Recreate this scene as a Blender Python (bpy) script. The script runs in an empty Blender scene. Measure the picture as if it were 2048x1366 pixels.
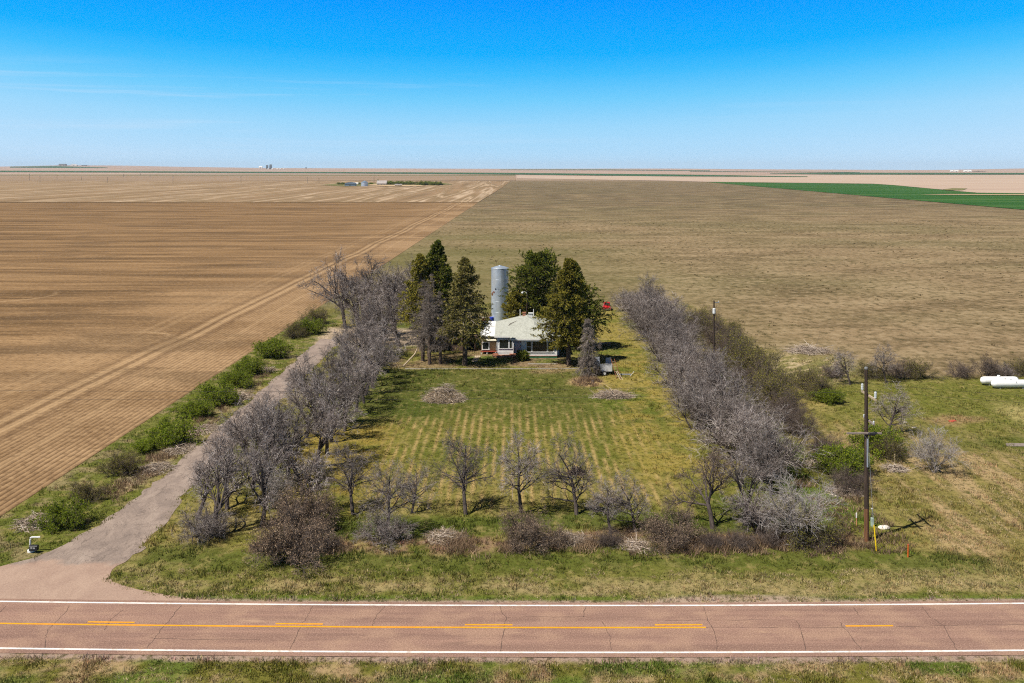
import bpy, math, random
import numpy as np
from mathutils import Vector

sc = bpy.context.scene
R = math.radians
PI = math.pi

# ------------------------------------------------------------------ camera, sky, sun, exposure
H = 29.3          # height of the drone above the plain
F = 2000.0        # focal length in photo pixels
HZ = 337.0        # photo row of the horizon

cam_d = bpy.data.cameras.new("camera")
cam = bpy.data.objects.new("camera", cam_d)
sc.collection.objects.link(cam)
cam.location = (0, 0, H)
cam.rotation_euler = (R(90), 0, 0)
cam_d.sensor_width = 36.0
cam_d.lens = F / 2048 * 36.0
cam_d.shift_y = -(683 - HZ) / 2048
cam_d.clip_start = 0.5
cam_d.clip_end = 60000
sc.camera = cam


def lin(r, g, b):
    def f(c):
        c /= 255.0
        return c / 12.92 if c <= 0.04045 else ((c + 0.055) / 1.055) ** 2.4
    return (f(r), f(g), f(b))


def c4(c):
    return (c[0], c[1], c[2], 1.0)


class NT:
    """small helper round a node tree"""
    def __init__(s, nt):
        s.nt = nt

    def n(s, t, **kw):
        nd = s.nt.nodes.new(t)
        for k, v in kw.items():
            if k.startswith('i_'):
                key = k[2:]
                nd.inputs[int(key) if key.isdigit() else key.replace('_', ' ')].default_value = v
            else:
                setattr(nd, k, v)
        return nd

    def l(s, a, b):
        s.nt.links.new(a, b)

    def val(s, nd, i, x):
        if hasattr(x, 'links') or hasattr(x, 'is_linked'):
            s.l(x, nd.inputs[i])
        else:
            nd.inputs[i].default_value = x

    def math(s, op, a, b=0.0, clamp=False):
        nd = s.n('ShaderNodeMath', operation=op)
        nd.use_clamp = clamp
        s.val(nd, 0, a)
        s.val(nd, 1, b)
        return nd.outputs[0]

    def mix(s, f, a, b, blend='MIX'):
        nd = s.n('ShaderNodeMix', data_type='RGBA', blend_type=blend)
        s.val(nd, 0, f)
        for i, x in ((6, a), (7, b)):
            if isinstance(x, tuple):
                nd.inputs[i].default_value = c4(x)
            else:
                s.l(x, nd.inputs[i])
        return nd.outputs[2]

    def ramp(s, f, stops, interp='LINEAR'):
        nd = s.n('ShaderNodeValToRGB')
        cr = nd.color_ramp
        cr.interpolation = interp
        while len(cr.elements) > 1:
            cr.elements.remove(cr.elements[-1])
        for i, (p, c) in enumerate(stops):
            e = cr.elements[0] if i == 0 else cr.elements.new(p)
            e.position = p
            e.color = c4(c) if isinstance(c, tuple) else (c, c, c, 1)
        s.l(f, nd.inputs[0])
        return nd.outputs[0]

    def noise(s, vec, scale, detail=4.0, rough=0.55, dist=0.0):
        nd = s.n('ShaderNodeTexNoise')
        nd.inputs['Scale'].default_value = scale
        nd.inputs['Detail'].default_value = detail
        nd.inputs['Roughness'].default_value = rough
        nd.inputs['Distortion'].default_value = dist
        s.l(vec, nd.inputs['Vector'])
        return nd.outputs[0]

    def mapping(s, vec, sc_=(1, 1, 1), rot=(0, 0, 0), loc=(0, 0, 0)):
        nd = s.n('ShaderNodeMapping')
        nd.inputs['Scale'].default_value = sc_
        nd.inputs['Rotation'].default_value = rot
        nd.inputs['Location'].default_value = loc
        s.l(vec, nd.inputs['Vector'])
        return nd.outputs[0]


EXPOSURE = 0.38
SUN_TO = Vector((-7.5, -5.5, 13.75)).normalized()
sun_d = bpy.data.lights.new("sun", 'SUN')
sun_d.energy = 5.0
sun_d.angle = R(0.53)
sun_d.color = (1.0, 0.935, 0.82)
sun = bpy.data.objects.new("sun", sun_d)
sun.rotation_euler = (-SUN_TO).to_track_quat('-Z', 'Y').to_euler()
sun.location = (-40, -30, 120)
sc.collection.objects.link(sun)

world = bpy.data.worlds.new("World")
sc.world = world
world.use_nodes = True
wt = world.node_tree
wt.nodes.clear()
W = NT(wt)
sky = W.n('ShaderNodeTexSky', sky_type='NISHITA')
sky.sun_disc = False
sky.sun_elevation = math.asin(SUN_TO.z)
sky.sun_rotation = math.atan2(SUN_TO.x, SUN_TO.y)
sky.altitude = 1500
sky.air_density = 1.0
sky.dust_density = 0.6
SKY_K = 0.022
nish = W.mix(1.0, sky.outputs[0], (SKY_K, SKY_K, SKY_K), 'MULTIPLY')
tc = W.n('ShaderNodeTexCoord')
sep = W.n('ShaderNodeSeparateXYZ')
W.l(tc.outputs['Generated'], sep.inputs[0])
x2 = W.math('MULTIPLY', sep.outputs[0], sep.outputs[0])
el = W.math('SUBTRACT', sep.outputs[2], W.math('MULTIPLY', x2, 0.12))
low = W.ramp(W.math('MULTIPLY', W.math('ADD', el, 0.04), 2.5), [
    (0.03, lin(196, 228, 255)), (0.10, lin(188, 226, 255)), (0.1963, lin(158, 218, 255)), (0.27, lin(112, 206, 255)),
    (0.3325, lin(62, 190, 255)), (0.3825, lin(14, 176, 255)), (0.52, lin(0, 152, 255)), (0.70, lin(0, 96, 200))])
# thin cirrus streaks low in the sky
wv = W.mapping(tc.outputs['Generated'], (2.2, 2.2, 62.0), (0, R(-2.0), 0))
wn = W.noise(wv, 1.0, 6.0, 0.6, 0.4)
wisp = W.ramp(wn, [(0.52, 0.0), (0.70, 1.0)])
wmask = W.ramp(sep.outputs[2], [(0.02, 0.4), (0.07, 1.0), (0.105, 0.0)])
wleft = W.ramp(W.math('ADD', sep.outputs[0], 0.5), [(0.1, 1.0), (0.62, 0.25), (1.0, 0.1)])
wf = W.math('MULTIPLY', W.math('MULTIPLY', wisp, wmask), W.math('MULTIPLY', wleft, 0.62))
low = W.mix(wf, low, lin(215, 232, 252))
LK = 2 ** -EXPOSURE
low = W.mix(1.0, low, (LK, LK, LK), 'MULTIPLY')
up = W.ramp(sep.outputs[2], [(0.20, 0.0), (0.36, 1.0)])
skycol = W.mix(up, low, nish)
bg = W.n('ShaderNodeBackground')
bg.inputs['Strength'].default_value = 1.0
W.l(skycol, bg.inputs['Color'])
wo = W.n('ShaderNodeOutputWorld')
W.l(bg.outputs[0], wo.inputs['Surface'])

sc.view_settings.view_transform = 'Standard'
sc.view_settings.look = 'None'
sc.view_settings.exposure = EXPOSURE
sc.view_settings.gamma = 1.0
sc.cycles.use_denoising = False
sc.cycles.max_bounces = 5
sc.cycles.diffuse_bounces = 2
sc.cycles.volume_bounces = 0
sc.cycles.seed = 4
sc.cycles.transparent_max_bounces = 8
sc.cycles.filter_width = 1.15

# ------------------------------------------------------------------ general helpers
COL = sc.collection


def gp(x, y):
    """ground point seen at photo pixel (x, y) on the flat near plain"""
    Y = F * H / (y - HZ)
    return ((x - 1024) * Y / F, Y)


def zrow(y, Y):
    return H - (y - HZ) * Y / F


def link(o, parent=None):
    COL.objects.link(o)
    if parent is not None:
        o.parent = parent
    return o


def props(o, label=None, cat=None, group=None, kind=None):
    for k, v in (('label', label), ('category', cat), ('group', group), ('kind', kind)):
        if v:
            o[k] = v
    return o


def empty(name, loc, label, cat, group=None, rz=0.0, s=1.0):
    o = bpy.data.objects.new(name, None)
    o.empty_display_size = 0.3
    link(o)
    o.location = loc
    o.rotation_euler = (0, 0, rz)
    o.scale = (s, s, s) if not isinstance(s, tuple) else s
    return props(o, label, cat, group)


def np_mesh(name, V, Fc, attr=None, smooth=False):
    """V (n,3); Fc array (m,k) or list of such arrays"""
    if not isinstance(Fc, list):
        Fc = [Fc]
    Fc = [np.asarray(f, dtype=np.int32) for f in Fc if len(f)]
    me = bpy.data.meshes.new(name)
    V = np.asarray(V, dtype=np.float32)
    me.vertices.add(len(V))
    me.vertices.foreach_set('co', V.ravel())
    nl = sum(f.size for f in Fc)
    npoly = sum(len(f) for f in Fc)
    me.loops.add(nl)
    me.polygons.add(npoly)
    me.loops.foreach_set('vertex_index', np.concatenate([f.ravel() for f in Fc]))
    tot = np.concatenate([np.full(len(f), f.shape[1], dtype=np.int32) for f in Fc])
    st = np.concatenate([[0], np.cumsum(tot)[:-1]]).astype(np.int32)
    me.polygons.foreach_set('loop_start', st)
    me.polygons.foreach_set('loop_total', tot)
    if smooth:
        me.polygons.foreach_set('use_smooth', np.ones(npoly, dtype=bool))
    me.update(calc_edges=True)
    if attr is not None:
        a = me.attributes.new('tint', 'FLOAT_COLOR', 'POINT')
        A = np.ones((len(V), 4), dtype=np.float32)
        A[:, :attr.shape[1]] = attr
        a.data.foreach_set('color', A.ravel())
    return me


def obj(name, me, mat, parent=None):
    o = bpy.data.objects.new(name, me)
    if mat is not None and len(me.materials) == 0:
        me.materials.append(mat)
    return link(o, parent)


class MB:
    """collects simple shapes into one mesh"""
    def __init__(s):
        s.v = []
        s.f = []

    def add(s, vs, fs):
        b = len(s.v)
        s.v += [tuple(v) for v in vs]
        s.f += [tuple(i + b for i in f) for f in fs]
        return s

    def box(s, x0, x1, y0, y1, z0, z1):
        return s.add([(x0, y0, z0), (x1, y0, z0), (x1, y1, z0), (x0, y1, z0), (x0, y0, z1), (x1, y0, z1), (x1, y1, z1), (x0, y1, z1)],
                     [(0, 3, 2, 1), (4, 5, 6, 7), (0, 1, 5, 4), (1, 2, 6, 5), (2, 3, 7, 6), (3, 0, 4, 7)])

    def bar(s, a, b, w, h=None):
        """a rectangular beam from a to b"""
        h = h or w
        a, b = Vector(a), Vector(b)
        d = (b - a).normalized()
        u = d.cross(Vector((0, 0, 1)))
        if u.length < 1e-3:
            u = Vector((1, 0, 0))
        u.normalize()
        w_ = u.cross(d)
        vs = []
        for p in (a, b):
            for i, j in ((-1, -1), (1, -1), (1, 1), (-1, 1)):
                vs.append(p + u * (i * w / 2) + w_ * (j * h / 2))
        return s.add(vs, [(0, 1, 2, 3), (7, 6, 5, 4), (0, 4, 5, 1), (1, 5, 6, 2), (2, 6, 7, 3), (3, 7, 4, 0)])

    def tube(s, pts, rad, n=10, cap=True):
        pts = [Vector(p) for p in pts]
        if not hasattr(rad, '__len__'):
            rad = [rad] * len(pts)
        vs = []
        for i, p in enumerate(pts):
            d = (pts[min(i + 1, len(pts) - 1)] - pts[max(i - 1, 0)]).normalized()
            u = d.cross(Vector((0.13, 0.21, 1)) if abs(d.z) < 0.95 else Vector((1, 0, 0))).normalized()
            w = d.cross(u)
            for k in range(n):
                a = 2 * PI * k / n
                vs.append(p + (u * math.cos(a) + w * math.sin(a)) * rad[i])
        fs = [(i * n + k, i * n + (k + 1) % n, (i + 1) * n + (k + 1) % n, (i + 1) * n + k) for i in range(len(pts) - 1) for k in range(n)]
        if cap:
            fs.append(tuple(range(n))[::-1])
            fs.append(tuple((len(pts) - 1) * n + k for k in range(n)))
        return s.add(vs, fs)

    def lathe(s, prof, c=(0, 0, 0), n=24, axis='z'):
        vs = []
        for r, h in prof:
            for k in range(n):
                a = 2 * PI * k / n
                p = (r * math.cos(a), r * math.sin(a), h)
                if axis == 'x':
                    p = (h, r * math.cos(a), r * math.sin(a))
                elif axis == 'y':
                    p = (r * math.sin(a), h, r * math.cos(a))
                vs.append((c[0] + p[0], c[1] + p[1], c[2] + p[2]))
        m = len(prof)
        fs = [(i * n + k, i * n + (k + 1) % n, (i + 1) * n + (k + 1) % n, (i + 1) * n + k) for i in range(m - 1) for k in range(n)]
        fs += [tuple(range(n))[::-1], tuple((m - 1) * n + k for k in range(n))]
        return s.add(vs, fs)

    def poly(s, pts):
        return s.add(pts, [tuple(range(len(pts)))])

    def slab(s, pts, t):
        """polygon with thickness t downwards"""
        n = len(pts)
        lo = [(p[0], p[1], p[2] - t) for p in pts]
        return s.add(list(pts) + lo, [tuple(range(n)), tuple(range(2 * n - 1, n - 1, -1))] +
                     [(i, i + n, (i + 1) % n + n, (i + 1) % n) for i in range(n)])

    def build(s, name, mat, parent=None, bevel=0.0, smooth=False, loc=None):
        me = bpy.data.meshes.new(name)
        me.from_pydata(s.v, [], s.f)
        if smooth:
            me.polygons.foreach_set('use_smooth', [True] * len(me.polygons))
        me.update()
        o = obj(name, me, mat, parent)
        if bevel:
            m = o.modifiers.new('bevel', 'BEVEL')
            m.width = bevel
            m.segments = 2
            m.limit_method = 'ANGLE'
        if loc is not None:
            o.location = loc
        return o


def copy_thing(root, loc, rz, s, label, group=None):
    r = root.copy()
    link(r)
    r.location = loc
    r.rotation_euler = (0, 0, rz)
    r.scale = s if isinstance(s, tuple) else (s, s, s)
    r['label'] = label
    if group:
        r['group'] = group
    for ch in list(root.children):
        c = ch.copy()
        COL.objects.link(c)
        c.parent = r
        for g in list(ch.children):
            d = g.copy()
            COL.objects.link(d)
            d.parent = c
    return r


# ------------------------------------------------------------------ numpy noise
_tab = np.random.RandomState(11).rand(256, 256)


def vnoise(x, y, seed=0):
    x = np.asarray(x, dtype=np.float64) + seed * 17.31
    y = np.asarray(y, dtype=np.float64) + seed * 9.77
    xi = np.floor(x).astype(int)
    yi = np.floor(y).astype(int)
    fx = x - xi
    fy = y - yi
    fx = fx * fx * (3 - 2 * fx)
    fy = fy * fy * (3 - 2 * fy)
    a = _tab[xi & 255, yi & 255]
    b = _tab[(xi + 1) & 255, yi & 255]
    c = _tab[xi & 255, (yi + 1) & 255]
    d = _tab[(xi + 1) & 255, (yi + 1) & 255]
    return (a * (1 - fx) + b * fx) * (1 - fy) + (c * (1 - fx) + d * fx) * fy


def fbm(x, y, seed=0, oct=4, gain=0.55):
    t = 0.0
    a = 1.0
    s = 0.0
    for i in range(oct):
        t = t + a * vnoise(x * 2 ** i, y * 2 ** i, seed + i * 3)
        s += a
        a *= gain
    return t / s


def sstep(a, b, x):
    t = np.clip((x - a) / (b - a), 0, 1)
    return t * t * (3 - 2 * t)


# ------------------------------------------------------------------ materials
def simple(name, c1, c2=None, scale=3.0, rough=0.8, bump=0.0, detail=5.0, stretch=(1, 1, 1), metal=0.0, lo=0.35, hi=0.65, spec=0.3, objvar=0.0, c3=None):
    m = bpy.data.materials.new(name)
    m.use_nodes = True
    T = NT(m.node_tree)
    b = m.node_tree.nodes['Principled BSDF']
    b.inputs['Roughness'].default_value = rough
    b.inputs['Metallic'].default_value = metal
    b.inputs['Specular IOR Level'].default_value = spec
    if c2 is None:
        c2 = tuple(x * 0.82 for x in c1)
    t = T.n('ShaderNodeTexCoord')
    v = T.mapping(t.outputs['Object'], stretch)
    nz = T.noise(v, scale, detail, 0.6)
    col = T.mix(T.ramp(nz, [(lo, 0.0), (hi, 1.0)]), c1, c2)
    if c3 is not None:
        n2 = T.noise(T.mapping(t.outputs['Object'], stretch, (0, 0, 0), (7.3, 2.1, 4.4)), scale * 0.37, 6, 0.7)
        col = T.mix(T.ramp(n2, [(0.55, 0.0), (0.68, 1.0)]), col, c3)
    if objvar:
        oi = T.n('ShaderNodeObjectInfo')
        k = T.math('ADD', T.math('MULTIPLY', oi.outputs['Random'], objvar), 1 - objvar / 2)
        hs = T.n('ShaderNodeHueSaturation')
        T.l(k, hs.inputs['Value'])
        T.l(col, hs.inputs['Color'])
        col = hs.outputs[0]
    T.l(col, b.inputs['Base Color'])
    if bump:
        bn = T.n('ShaderNodeBump')
        bn.inputs['Strength'].default_value = bump
        bn.inputs['Distance'].default_value = 0.02
        T.l(nz, bn.inputs['Height'])
        T.l(bn.outputs[0], b.inputs['Normal'])
    return m


def island(name, stops, rough=0.85, transl=0.0, objvar=0.25):
    """colour varies per twig / leaf / blade and a little per plant"""
    m = bpy.data.materials.new(name)
    m.use_nodes = True
    T = NT(m.node_tree)
    b = m.node_tree.nodes['Principled BSDF']
    b.inputs['Roughness'].default_value = rough
    b.inputs['Specular IOR Level'].default_value = 0.15
    g = T.n('ShaderNodeNewGeometry')
    col = T.ramp(g.outputs['Random Per Island'], stops)
    oi = T.n('ShaderNodeObjectInfo')
    k = T.math('ADD', T.math('MULTIPLY', oi.outputs['Random'], objvar), 1 - objvar / 2)
    hs = T.n('ShaderNodeHueSaturation')
    T.l(k, hs.inputs['Value'])
    T.l(col, hs.inputs['Color'])
    T.l(hs.outputs[0], b.inputs['Base Color'])
    if transl:
        tr = T.n('ShaderNodeBsdfTranslucent')
        T.l(hs.outputs[0], tr.inputs['Color'])
        mx = T.n('ShaderNodeMixShader')
        mx.inputs[0].default_value = transl
        T.l(b.outputs[0], mx.inputs[1])
        T.l(tr.outputs[0], mx.inputs[2])
        T.l(mx.outputs[0], m.node_tree.nodes['Material Output'].inputs['Surface'])
    return m


def tintmat(name, transl=0.0, rough=0.9):
    m = bpy.data.materials.new(name)
    m.use_nodes = True
    T = NT(m.node_tree)
    b = m.node_tree.nodes['Principled BSDF']
    b.inputs['Roughness'].default_value = rough
    b.inputs['Specular IOR Level'].default_value = 0.1
    a = T.n('ShaderNodeAttribute', attribute_name='tint')
    g = T.n('ShaderNodeNewGeometry')
    hs = T.n('ShaderNodeHueSaturation')
    T.l(T.math('ADD', T.math('MULTIPLY', g.outputs['Random Per Island'], 0.7), 0.65), hs.inputs['Value'])
    T.l(a.outputs['Color'], hs.inputs['Color'])
    T.l(hs.outputs[0], b.inputs['Base Color'])
    if transl:
        tr = T.n('ShaderNodeBsdfTranslucent')
        T.l(hs.outputs[0], tr.inputs['Color'])
        mx = T.n('ShaderNodeMixShader')
        mx.inputs[0].default_value = transl
        T.l(b.outputs[0], mx.inputs[1])
        T.l(tr.outputs[0], mx.inputs[2])
        T.l(mx.outputs[0], m.node_tree.nodes['Material Output'].inputs['Surface'])
    return m


def ground_mat(name):
    m = bpy.data.materials.new(name)
    m.use_nodes = True
    T = NT(m.node_tree)
    b = m.node_tree.nodes['Principled BSDF']
    b.inputs['Roughness'].default_value = 0.95
    b.inputs['Specular IOR Level'].default_value = 0.05
    g = T.n('ShaderNodeNewGeometry')
    return m, T, b, g.outputs['Position']


def bump(T, b, h, dist, strength=1.0):
    bn = T.n('ShaderNodeBump')
    bn.inputs['Strength'].default_value = strength
    bn.inputs['Distance'].default_value = dist
    T.l(h, bn.inputs['Height'])
    T.l(bn.outputs[0], b.inputs['Normal'])


def pasture_color(T, pos):
    big = T.noise(T.mapping(pos, (0.006, 0.011, 0.0)), 1.0, 4, 0.55)
    mid = T.noise(T.mapping(pos, (0.035, 0.06, 0.0)), 1.0, 7, 0.68)
    fine = T.noise(T.mapping(pos, (0.55, 0.4, 0.0)), 1.0, 6, 0.75)
    col = T.mix(T.ramp(big, [(0.42, 0.0), (0.58, 1.0)]), (0.240, 0.172, 0.098), (0.180, 0.142, 0.072))
    col = T.mix(T.ramp(mid, [(0.50, 0.0), (0.62, 0.7)]), col, (0.113, 0.081, 0.041))
    col = T.mix(T.ramp(mid, [(0.38, 0.75), (0.48, 0.0)]), col, (0.301, 0.226, 0.134))
    col = T.mix(T.ramp(fine, [(0.50, 0.0), (0.60, 0.75)]), col, (0.071, 0.058, 0.025))
    col = T.mix(T.ramp(fine, [(0.38, 0.6), (0.47, 0.0)]), col, (0.338, 0.261, 0.161))
    # greener swathe on the near left of the pasture, behind the farmstead
    sp = T.n('ShaderNodeSeparateXYZ')
    T.l(pos, sp.inputs[0])
    gy = T.ramp(T.math('DIVIDE', sp.outputs[1], 1000.0), [(0.17, 0.9), (0.30, 0.75), (0.55, 0.0)])
    gx = T.ramp(T.math('DIVIDE', T.math('ADD', sp.outputs[0], 100.0), 200.0), [(0.45, 1.0), (0.78, 0.0)])
    gn = T.ramp(big, [(0.3, 0.5), (0.6, 1.0)])
    col = T.mix(T.math('MULTIPLY', T.math('MULTIPLY', gy, gx), T.math('MULTIPLY', gn, 0.9)), col, (0.124, 0.119, 0.038))
    # brown, more worn far part
    fy = T.ramp(T.math('DIVIDE', sp.outputs[1], 3000.0), [(0.16, 0.0), (0.28, 0.7), (0.50, 0.75), (0.85, 0.3)])
    col = T.mix(T.math('MULTIPLY', fy, T.ramp(mid, [(0.42, 0.2), (0.58, 1.0)])), col, (0.098, 0.075, 0.045))
    return col, fine


M_pasture, T, b, pos = ground_mat('dry pasture')
colr, fine = pasture_color(T, pos)
sp = T.n('ShaderNodeSeparateXYZ')
T.l(pos, sp.inputs[0])
far = T.ramp(T.math('DIVIDE', sp.outputs[1], 4000.0), [(0.55, 0.0), (0.75, 1.0)])
fb = T.noise(T.mapping(pos, (0.0006, 0.0035, 0.0)), 1.0, 5, 0.6)
farc = T.ramp(fb, [(0.36, (0.24, 0.165, 0.125)), (0.47, (0.42, 0.30, 0.24)), (0.55, (0.30, 0.21, 0.16)), (0.66, (0.48, 0.36, 0.28))])
T.l(T.mix(far, colr, farc), b.inputs['Base Color'])
bump(T, b, fine, 0.10, 0.8)

M_lawn, T, b, pos = ground_mat('farm grass')
colr, fine = pasture_color(T, pos)
at = T.n('ShaderNodeAttribute', attribute_name='tint')
f1 = T.noise(T.mapping(pos, (2.2, 1.4, 0.0)), 1.0, 7, 0.78)
f2 = T.noise(T.mapping(pos, (0.9, 0.55, 0.0), (0, 0, 0), (31.0, 7.0, 0)), 1.0, 5, 0.7)
lc = T.mix(T.ramp(f1, [(0.49, 0.0), (0.60, 0.80)]), at.outputs['Color'], (0.040, 0.038, 0.008))
lc = T.mix(T.ramp(f2, [(0.36, 0.45), (0.47, 0.0)]), lc, (0.34, 0.265, 0.110))
lc = T.mix(T.ramp(f2, [(0.54, 0.0), (0.64, 0.6)]), lc, (0.060, 0.072, 0.012))
T.l(T.mix(at.outputs['Alpha'], colr, lc), b.inputs['Base Color'])
bump(T, b, f1, 0.12, 0.9)

# tilled field: furrows along the edge strip, drifting bands elsewhere
M_tilled, T, b, pos = ground_mat('tilled soil')
sp = T.n('ShaderNodeSeparateXYZ')
T.l(pos, sp.inputs[0])
xe = T.math('SUBTRACT', sp.outputs[0], T.math('MULTIPLY', T.math('SUBTRACT', sp.outputs[1], 84.0), 0.018))   # distance left of the field edge (edge at -43)
wob = T.noise(T.mapping(pos, (0.02, 0.03, 0)), 1.0, 3, 0.5)
xw = T.math('ADD', xe, T.math('MULTIPLY', wob, 1.0))
head = T.ramp(T.math('DIVIDE', T.math('ADD', xw, 100.0), 100.0), [(0.10, 0.0), (0.30, 0.55), (0.42, 0.62), (0.45, 1.0)])
band = T.noise(T.mapping(pos, (0.010, 0.115, 0)), 1.0, 7, 0.68, 0.5)
blot = T.noise(T.mapping(pos, (0.02, 0.03, 0)), 1.0, 5, 0.62)
fin = T.noise(T.mapping(pos, (1.15, 0.95, 0)), 1.0, 7, 0.76)
fin2 = T.noise(T.mapping(pos, (0.10, 2.2, 0)), 1.0, 5, 0.7)
colr = T.ramp(band, [(0.36, (0.324, 0.204, 0.104)), (0.47, (0.264, 0.162, 0.080)), (0.54, (0.188, 0.114, 0.055)), (0.63, (0.100, 0.062, 0.030))])
hcol = T.mix(T.ramp(blot, [(0.44, 0.0), (0.58, 1.0)]), (0.324, 0.210, 0.116), (0.220, 0.136, 0.070))
fur = T.n('ShaderNodeTexWave', wave_type='BANDS', bands_direction='X', wave_profile='SIN')
fur.inputs['Scale'].default_value = 0.46
fur.inputs['Distortion'].default_value = 0.4
fur.inputs['Detail'].default_value = 2
fur.inputs['Detail Scale'].default_value = 0.6
cmb = T.n('ShaderNodeCombineXYZ')
T.l(xe, cmb.inputs[0])
T.l(sp.outputs[1], cmb.inputs[1])
T.l(cmb.outputs[0], fur.inputs['Vector'])
furm = T.math('MULTIPLY', T.ramp(fur.outputs[1], [(0.05, 1.0), (0.34, 0.0)]), 0.75)
strip = T.ramp(T.math('DIVIDE', T.math('ADD', xw, 100.0), 100.0), [(0.425, 0.12), (0.485, 1.0)])
nearf = T.ramp(T.math('DIVIDE', sp.outputs[1], 400.0), [(0.22, 1.0), (0.36, 0.35), (0.6, 0.0)])
hcol = T.mix(T.math('MULTIPLY', T.math('MULTIPLY', furm, strip), nearf), hcol, (0.084, 0.048, 0.026))
colr = T.mix(head, colr, hcol)
# where the tractor turned
for (ax, ay, ar) in ((-66.0, 172.0, 7.0), (-67.5, 139.0, 8.0), (-118.0, 230.0, 12.0), (-78.0, 118.0, 9.0)):
    dv = T.n('ShaderNodeVectorMath', operation='DISTANCE')
    T.l(pos, dv.inputs[0])
    dv.inputs[1].default_value = (ax, ay, 0.05)
    dd = T.math('ABSOLUTE', T.math('SUBTRACT', T.math('ADD', dv.outputs['Value'], T.math('MULTIPLY', blot, 4.0)), ar + 2.0))
    rg_ = T.math('SUBTRACT', 1.0, T.math('DIVIDE', dd, 0.9), clamp=True)
    colr = T.mix(T.math('MULTIPLY', rg_, T.ramp(blot, [(0.46, 0.0), (0.56, 0.75)])), colr, (0.44, 0.30, 0.17))
# pale wheel tracks parallel to the edge
trn = T.noise(T.mapping(pos, (0.0, 0.012, 0)), 1.0, 3, 0.5)
xt = T.math('ADD', xe, T.math('MULTIPLY', T.math('SUBTRACT', trn, 0.5), 5.0))
trk = None
for cx, w, k in ((-57.2, 0.7, 0.8), (-59.4, 0.7, 0.75), (-50.5, 0.5, 0.4), (-66.0, 0.6, 0.35), (-68.3, 0.6, 0.3)):
    d = T.math('ABSOLUTE', T.math('SUBTRACT', xt, cx))
    t_ = T.math('MULTIPLY', T.math('SUBTRACT', 1.0, T.math('DIVIDE', d, w * 1.6), clamp=True), k)
    trk = t_ if trk is None else T.math('MAXIMUM', trk, t_)
colr = T.mix(T.math('MULTIPLY', trk, T.ramp(fin, [(0.35, 0.4), (0.55, 1.0)])), colr, (0.448, 0.304, 0.172))
dk = None
for cx, w, k in ((-58.3, 0.4, 0.6), (-55.6, 0.7, 0.5), (-61.0, 0.7, 0.4)):
    d = T.math('ABSOLUTE', T.math('SUBTRACT', xt, cx))
    t_ = T.math('MULTIPLY', T.math('SUBTRACT', 1.0, T.math('DIVIDE', d, w * 1.6), clamp=True), k)
    dk = t_ if dk is None else T.math('MAXIMUM', dk, t_)
colr = T.mix(dk, colr, (0.096, 0.054, 0.029))
blo2 = T.noise(T.mapping(pos, (0.030, 0.055, 0), (0, 0, 0), (5.1, 3.3, 0)), 1.0, 5, 0.6, 0.6)
colr = T.mix(T.ramp(blo2, [(0.52, 0.0), (0.62, 0.55)]), colr, (0.125, 0.080, 0.043))
colr = T.mix(T.ramp(fin, [(0.51, 0.0), (0.63, 0.6)]), colr, (0.092, 0.054, 0.026))
colr = T.mix(T.ramp(fin, [(0.36, 0.5), (0.46, 0.0)]), colr, (0.416, 0.280, 0.152))
colr = T.mix(T.math('MULTIPLY', T.ramp(fin2, [(0.50, 0.0), (0.60, 0.7)]), T.math('SUBTRACT', 1.0, head)), colr, (0.108, 0.064, 0.032))
T.l(colr, b.inputs['Base Color'])
bump(T, b, T.math('ADD', fin, T.math('MULTIPLY', T.math('MULTIPLY', fur.outputs[1], head), 0.8)), 0.10, 0.8)

M_stubble, T, b, pos = ground_mat('stubble strips')
sp = T.n('ShaderNodeSeparateXYZ')
T.l(pos, sp.inputs[0])
xe = T.math('SUBTRACT', sp.outputs[0], T.math('MULTIPLY', sp.outputs[1], 0.006))
cmb = T.n('ShaderNodeCombineXYZ')
T.l(T.math('MULTIPLY', xe, 0.026), cmb.inputs[0])
T.l(T.math('MULTIPLY', sp.outputs[1], 0.0006), cmb.inputs[1])
sn = T.noise(cmb.outputs[0], 1.0, 3.5, 0.6)
sf = T.noise(T.mapping(pos, (0.05, 0.012, 0)), 1.0, 5, 0.6)
colr = T.ramp(sn, [(0.34, (0.186, 0.125, 0.069)), (0.43, (0.292, 0.193, 0.112)), (0.475, (0.219, 0.151, 0.082)), (0.50, (0.454, 0.333, 0.224)), (0.525, (0.211, 0.144, 0.077)), (0.57, (0.292, 0.197, 0.117)), (0.60, (0.469, 0.356, 0.250)), (0.63, (0.243, 0.167, 0.095))])
colr = T.mix(T.ramp(sf, [(0.42, 0.0), (0.68, 0.6)]), colr, (0.178, 0.125, 0.069))
T.l(colr, b.inputs['Base Color'])


def band_mat(name, stops, sx=0.002, sy=0.02):
    m, T, b, pos = ground_mat(name)
    nz = T.noise(T.mapping(pos, (sx, sy, 0)), 1.0, 6, 0.6)
    T.l(T.ramp(nz, stops), b.inputs['Base Color'])
    return m


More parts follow.
